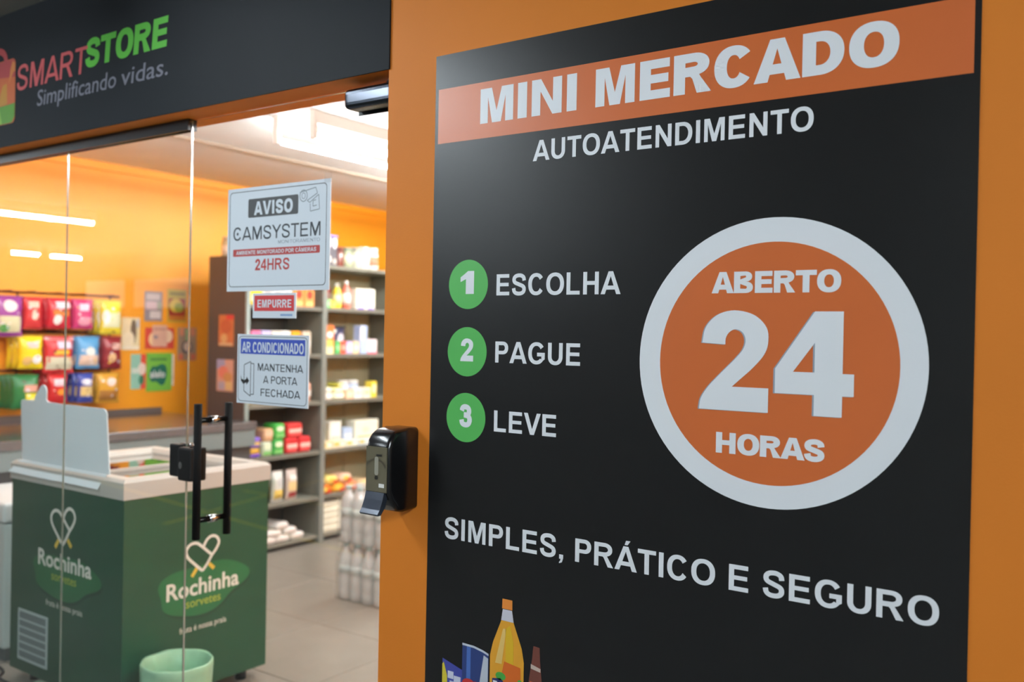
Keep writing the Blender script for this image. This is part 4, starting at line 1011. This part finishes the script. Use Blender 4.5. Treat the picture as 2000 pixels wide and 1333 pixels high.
# left bay, fifth shelf: purple, green and red packs in two layers
RB = [(.08, .35, .92, .62, (244, 190, 180)), (.15, .12, .85, .28, (226, 90, 90))]
GB = [(.15, .5, .85, .85, (222, 232, 200), 1), (.1, .1, .9, .35, (120, 190, 110))]
for k, (y, dz, c, pr, w, h, lb) in enumerate([
    (2.235, 0, (206, 160, 60), [(.05, .1, .95, .45, (110, 80, 190))], .085, .06, 'gold and purple pack lowest at the left of the fifth shelf, left bay'),
    (2.24, .0605, (120, 90, 196), [(.1, .3, .9, .6, (214, 180, 90))], .085, .07, 'purple pack lying on the gold one, left bay'),
    (2.335, 0, (190, 206, 180), GB, .085, .095, 'pale green pack in the lower layer, left bay'),
    (2.43, 0, GR, GB, .09, .105, 'green pack in the lower layer next to the red packs, left bay'),
    (2.345, .0955, (206, 160, 120), [(.1, .4, .9, .8, (226, 190, 160))], .08, .085, 'beige pack on the pale green one, left bay'),
    (2.44, .1055, (70, 170, 70), GB, .09, .1, 'green pack on top of the other green pack, left bay'),
    (2.545, 0, RD, RB, .105, .105, 'red pack in the lower layer beside the green packs, left bay'),
    (2.66, 0, (214, 50, 54), RB, .105, .105, 'red pack in the lower layer beside the divider, left bay'),
    (2.57, .1055, (216, 54, 52), RB, .13, .095, 'red pack lying on the two lower red packs, left bay')]):
    onshelf(prod_box(lb, w, h, .13, c, pr, G1, 'grocery_pack', 'pack', None, .012), y, 2, .13, dz)
# left bay, sixth shelf: standing bags
for k, (y, c, pr, lb) in enumerate([
    (2.33, (60, 150, 70), [(.05, .1, .95, .55, (246, 206, 40)), (.1, .6, .9, .8, (206, 226, 200))], 'green and yellow bag nearest the freezer, sixth shelf of the left bay'),
    (2.45, (226, 226, 220), [(.1, .1, .9, .4, (236, 206, 110)), (.3, .5, .8, .8, (206, 206, 206), 1)], 'white and yellow bag in the middle of the sixth shelf, left bay'),
    (2.57, (214, 196, 186), [(.15, .08, .85, .25, (190, 60, 60)), (.1, .3, .9, .6, (236, 206, 150)), (.2, .64, .8, .8, (246, 240, 232))], 'beige bag with red foot on the sixth shelf, left bay'),
    (2.225, (70, 130, 80), [(.1, .1, .9, .5, (226, 206, 90))], 'dark green bag at the left end of the sixth shelf, left bay')]):
    onshelf(prod_bag(lb, .095, .205, .06, c, pr, G1, 'standing_bag'), y, 1, .08)
# left bay, bottom: pile of white packs
wpos = [(2.25, 0, 0), (2.37, 0, .06), (2.49, 0, -.05), (2.61, 0, .04), (2.30, .043, .1), (2.42, .043, -.08), (2.545, .043, .05), (2.47, .086, .12)]
for k, (y, dz, rz) in enumerate(wpos):
    onshelf(prod_box('white soft pack, %s layer of the bottom left pile, %s from left' % (('lower', 'middle', 'top')[0 if dz == 0 else 1 if dz < .05 else 2], ('first', 'second', 'third', 'fourth', 'first', 'second', 'third', 'first')[k]), .115, .042, .2, (238, 232, 226), [(.15, .25, .85, .7, (226, 214, 206))], 'white packs on the bottom shelf', 'paper_pack', 'pack', None, .014), y, 0, .2, dz, rz)
# on top of the shelving
onshelf(prod_box('dark bottle carton with a violet top standing on the shelving', .1, .215, .1, (78, 74, 82), [(.06, .6, .42, .92, (230, 214, 226), 1), (.55, .56, .92, .92, (244, 240, 244), 1), (.1, .1, .42, .32, (220, 216, 206), 1), (.56, .06, .9, .24, (200, 190, 180), 1), (.0, .94, 1, 1, (120, 96, 190))], G2, 'bottle_carton', 'carton'), 2.885, 6, .12)
for k, (y, r, h, c, l, b, lb) in enumerate([(2.985, .036, .14, (130, 74, 64), (120, 60, 50), None, 'brown jar beside the dark carton on top of the shelving'),
    (3.065, .04, .145, (170, 180, 150), (140, 150, 130), (220, 226, 190), 'olive green jar on top of the shelving'),
    (3.15, .04, .15, (196, 196, 176), (160, 160, 150), (232, 226, 206), 'grey glass jar with cream label on top of the shelving'),
    (3.235, .042, .16, (222, 222, 216), (226, 226, 222), (240, 240, 236), 'white jar on top of the shelving'),
    (3.325, .042, .16, (232, 230, 224), (240, 240, 236), (196, 140, 110), 'white jar with tan label at the right end of the shelving top')]):
    onshelf(prod_jar(lb, r, h, c, l, b, G2), y, 6, .1)
onshelf(prod_jar('cream jar on top of the brown shelf end', .045, .15, (206, 190, 150), (196, 180, 150), (226, 206, 180), G1), 2.225, 6, .09, 0, 0, .24)
onshelf(prod_jar('peach jar on top of the shelving half behind the camera notice', .045, .145, (222, 170, 120), (226, 180, 140), None, G1), 2.245, 6, .09, 0, 0, .13)
# right bay, second shelf from the top
onshelf(prod_box('small green box at the left of the right bay, second shelf from the top', .06, .06, .08, (110, 206, 110), [(.2, .2, .8, .8, (180, 236, 170))], G2), 2.845, 5, .08)
onshelf(prod_bottle('red topped dark bottle beside the small green box in the right bay', .026, .15, (110, 70, 70), (206, 70, 60), (200, 180, 200), G2), 2.893, 5, .08, 0, 0, .06)
onshelf(prod_box('small yellow box beside the yellow bottle in the right bay', .05, .05, .06, (240, 200, 60), [(.2, .2, .8, .8, (246, 226, 120))], G2), 2.905, 5, .07)
onshelf(prod_bottle('yellow bottle with white cap in the right bay', .034, .175, (250, 216, 70), WH, (252, 240, 170), G2), 2.965, 5, .08)
onshelf(prod_bottle('white capped red bottle behind the yellow one in the right bay', .03, .2, (176, 60, 56), WH, (226, 170, 160), G2), 2.945, 5, .07, 0, 0, .09)
onshelf(prod_bottle('red and white bottle with white cap in the right bay', .033, .2, (226, 120, 100), WH, (246, 230, 226), G2), 3.055, 5, .08)
onshelf(prod_box('large white box with violet foot in the right bay, second shelf from the top', .19, .15, .12, (252, 250, 232), [(.05, .0, .45, .1, (130, 110, 196)), (.58, .0, .95, .1, (130, 110, 196)), (.47, .1, .56, .25, (200, 196, 120), 1)], G2), 3.215, 5, .12)
# right bay, third shelf from the top
onshelf(prod_box('tall orange box with yellow foot in the right bay', .1, .2, .09, (236, 120, 60), [(.1, .0, .9, .3, (248, 240, 190)), (.15, .25, .85, .5, (240, 210, 110)), (.3, .55, .85, .78, (248, 244, 240), 1)], G2), 2.865, 4, .1)
for k, (y, w, c, p, lb) in enumerate([(2.945, .05, (80, 180, 100), (150, 216, 150), 'green'), (3.0, .055, (222, 90, 70), (240, 170, 150), 'red'), (3.06, .06, LIL, (244, 240, 248), 'lilac'), (3.125, .06, (240, 214, 170), (248, 236, 214), 'peach')]):
    onshelf(prod_box('%s small box in the front row of the third shelf, right bay' % lb, w, .09, .07, c, [(.15, .3, .85, .7, p)], G2), y, 4, .07)
onshelf(prod_bag('dark blue bag with white figure behind the small boxes, right bay', .2, .195, .06, (70, 70, 96), [(.3, .75, .48, .95, (246, 246, 236), 1), (.5, .25, .85, .75, (232, 222, 226), 1)], G2, 'standing_bag'), 3.06, 4, .07, 0, 0, .12)
onshelf(prod_box('tall pale blue box in the right bay', .07, .205, .07, (176, 196, 236), [(.0, .5, .5, .95, (244, 240, 246))], G2), 3.205, 4, .08)
onshelf(prod_box('pink and white box at the right end of the third shelf, right bay', .095, .105, .08, (248, 232, 236), [(.0, .0, 1, .12, (222, 90, 130))], G2), 3.292, 4, .08)
# right bay, fourth shelf from the top
for k, (y, dz, w, h, c, lb) in enumerate([(2.855, 0, .11, .05, (246, 240, 226), 'white flat packet lowest at the left of the fourth shelf, right bay'), (2.97, 0, .11, .05, (236, 238, 206), 'pale yellow flat packet beside the white one, right bay'),
    (2.86, .0505, .1, .04, (226, 226, 190), 'cream flat packet in the upper layer at the left, right bay'), (2.96, .0505, .1, .035, (232, 226, 160), 'butter yellow flat packet in the upper layer, right bay'), (2.985, .086, .07, .03, (206, 196, 80), 'mustard packet on top of the flat packets, right bay')]):
    onshelf(prod_box(lb, w, h, .12, c, [(.2, .3, .8, .7, (250, 248, 240))], G2, 'flat_packet', 'packet', None, .012), y, 3, .12, dz)
onshelf(prod_bag('small cream bag leaning at the left end of the fourth shelf, right bay', .06, .07, .03, (236, 230, 190), [], G2, 'packet'), 2.845, 3, .05, .0905, .3, .04)
for k, (y, w, h, c, p, lb) in enumerate([(3.07, .075, .065, (244, 206, 170), (250, 230, 206), 'peach box in front on the fourth shelf, right bay'), (3.155, .08, .075, (250, 248, 244), (240, 230, 210), 'white box in front on the fourth shelf, right bay'), (3.245, .08, .075, (248, 246, 226), (240, 226, 170), 'ivory box in front on the fourth shelf, right bay'), (3.318, .055, .12, (244, 220, 70), (250, 244, 200), 'yellow box at the right end of the fourth shelf, right bay')]):
    onshelf(prod_box(lb, w, h, .07, c, [(.15, .3, .85, .8, p)], G2), y, 3, .07)
for k, (y, lb) in enumerate([(3.13, 'white tub at the back of the fourth shelf, right bay'), (3.23, 'pale blue tub at the back of the fourth shelf, right bay')]):
    onshelf(prod_jar(lb, .045, .125, [(236, 236, 240), (196, 210, 236)][k], WH, None, G2, 'tub'), y, 3, .1, 0, 0, .09)
# right bay, fifth shelf
for k, (y, dz, w, h, c, lb) in enumerate([(2.85, 0, .12, .055, (244, 226, 180), 'cream flat box lowest at the left of the fifth shelf, right bay'), (2.975, 0, .12, .055, (246, 232, 200), 'pale cream flat box beside it on the fifth shelf, right bay'), (3.1, 0, .12, .05, (232, 240, 226), 'pale mint flat box on the fifth shelf, right bay'), (3.225, 0, .12, .05, (214, 232, 240), 'pale blue flat box on the fifth shelf, right bay'), (3.345, 0, .11, .05, (226, 236, 236), 'ice white flat box at the right of the fifth shelf, right bay')]):
    onshelf(prod_box(lb, w, h, .14, c, [(.1, .3, .5, .7, (240, 206, 90)), (.6, .3, .9, .7, (250, 250, 246))], G2), y, 2, .14, dz)
onshelf(prod_bag('yellow pouch at the left end of the fifth shelf, right bay', .06, .13, .04, (240, 214, 80), [(.2, .5, .8, .9, (226, 222, 170))], G2, 'pouch'), 2.835, 2, .05, .0555, 0, .02)
onshelf(prod_box('white carton with a gabled top on the fifth shelf, right bay', .11, .115, .09, (252, 250, 240), [(.1, .05, .9, .2, (206, 200, 190))], G2, 'gable_carton', 'carton', (250, 246, 232)), 2.965, 2, .09, .0555, 0, .03)
onshelf(prod_box('pale blue box behind the mint flat box, right bay', .09, .08, .08, (190, 210, 240), [(.1, .2, .9, .5, (240, 244, 250))], G2), 3.09, 2, .08, .0505, 0, .03)
onshelf(prod_box('big cream white box at the right of the fifth shelf, right bay', .24, .125, .1, (252, 248, 226), [(.1, .0, .9, .1, (214, 180, 110)), (.3, .3, .6, .6, (244, 236, 206))], G2), 3.28, 2, .1, .0505, 0, .03)
# right bay, sixth shelf: orange bags
for k, (y, dz, c, lb) in enumerate([(2.86, 0, (242, 130, 40), 'orange bag at the left of the sixth shelf, right bay'), (2.985, 0, (246, 176, 50), 'amber bag beside the orange one on the sixth shelf, right bay'), (3.11, 0, (236, 150, 110), 'salmon bag on the sixth shelf, right bay'), (2.92, .0605, (248, 224, 130), 'pale yellow bag lying on the orange bags, right bay'), (3.06, .0605, (244, 200, 170), 'peach bag lying on the amber bags, right bay'), (3.25, 0, (226, 196, 150), 'sand coloured bag at the right of the sixth shelf, right bay')]):
    onshelf(prod_box(lb, .12, .06, .16, c, [(.2, .3, .6, .8, (250, 214, 90), 1), (.5, .1, .9, .5, (222, 80, 50), 1)], G2, 'lying_bag', 'bag', None, .02), y, 1, .16, dz)
# right bay, bottom: stack of white flat packs
for k in range(5):
    onshelf(prod_box('white flat pack in the right bay bottom stack, %s' % ('lowest', 'second from below', 'middle one', 'second from above', 'topmost')[k], .2, .042, .22, (246, 244, 226), [(.1, .3, .9, .6, (226, 222, 200))], 'white stack on the bottom shelf', 'paper_pack', 'pack', None, .008), 2.915, 0, .22, k * .0425, (-1) ** k * .02)

# ------------------------------------------------------------------ shrink-wrapped water bottles, two packs high
WATER = M('water_bottle_plastic', (232, 234, 232), .12, spec=.7, trans=.2)
WCAP = M('cap_aqua', (176, 214, 216), .4)
WLAB = M('water_label', (212, 222, 220), .4)
FILM = glassmat('shrink_film', (.97, .975, .975), .8, .55, .2)
def water_pack(label, x, y, z):
    t = thing('water_pack', label, 'bottle pack', (x, y, z), 0, 'water packs stacked on the floor')
    return t
wp = water_pack('lower shrink-wrapped pack of clear water bottles on the shop floor', -3.51, 2.03, 0)
PR = [(.034, .002), (.04, .01), (.041, .05), (.038, .06), (.041, .07), (.041, .12), (.038, .13), (.041, .14), (.041, .2), (.036, .235), (.017, .275), (.0135, .28), (.0135, .288)]
b0 = None
for i in range(4):
    for j in range(3):
        lx, ly = -.1275 + i * .085, -.085 + j * .085
        if b0 is None:
            b0 = lathe('bottle', PR, WATER, wp, 14, local=True)
            c0 = lathe('cap', [(.0155, .286), (.0155, .303), (.014, .306)], WCAP, b0, 12, local=True)
            l0 = lathe('bottle_label', [(.0415, .145), (.0415, .19)], WLAB, b0, 14, local=True)
            b0.location = (lx, ly, 0)
        else:
            b = b0.copy(); COL.objects.link(b); b.parent = wp; b.location = (lx, ly, 0)
            for s_ in (c0, l0):
                c = s_.copy(); COL.objects.link(c); c.parent = b
fv = []
for z, f in ((.0, 1.0), (.2, 1.0), (.245, .97), (.3, .84), (.308, .8)):
    fv += [(sx * (.17 * f) , sy * (.128 * f), z) for sx, sy in ((-1, -1), (1, -1), (1, 1), (-1, 1))]
ff = [(k * 4 + i, k * 4 + (i + 1) % 4, (k + 1) * 4 + (i + 1) % 4, (k + 1) * 4 + i) for k in range(4) for i in range(4)] + [(16, 17, 18, 19)]
mobj('shrink_wrap', fv, ff, FILM, wp, False, True)
wp2 = copy_tree(wp)
wp2['label'] = 'upper shrink-wrapped pack of clear water bottles resting on the lower pack'
wp2.location = (-3.505, 2.03, .3095)
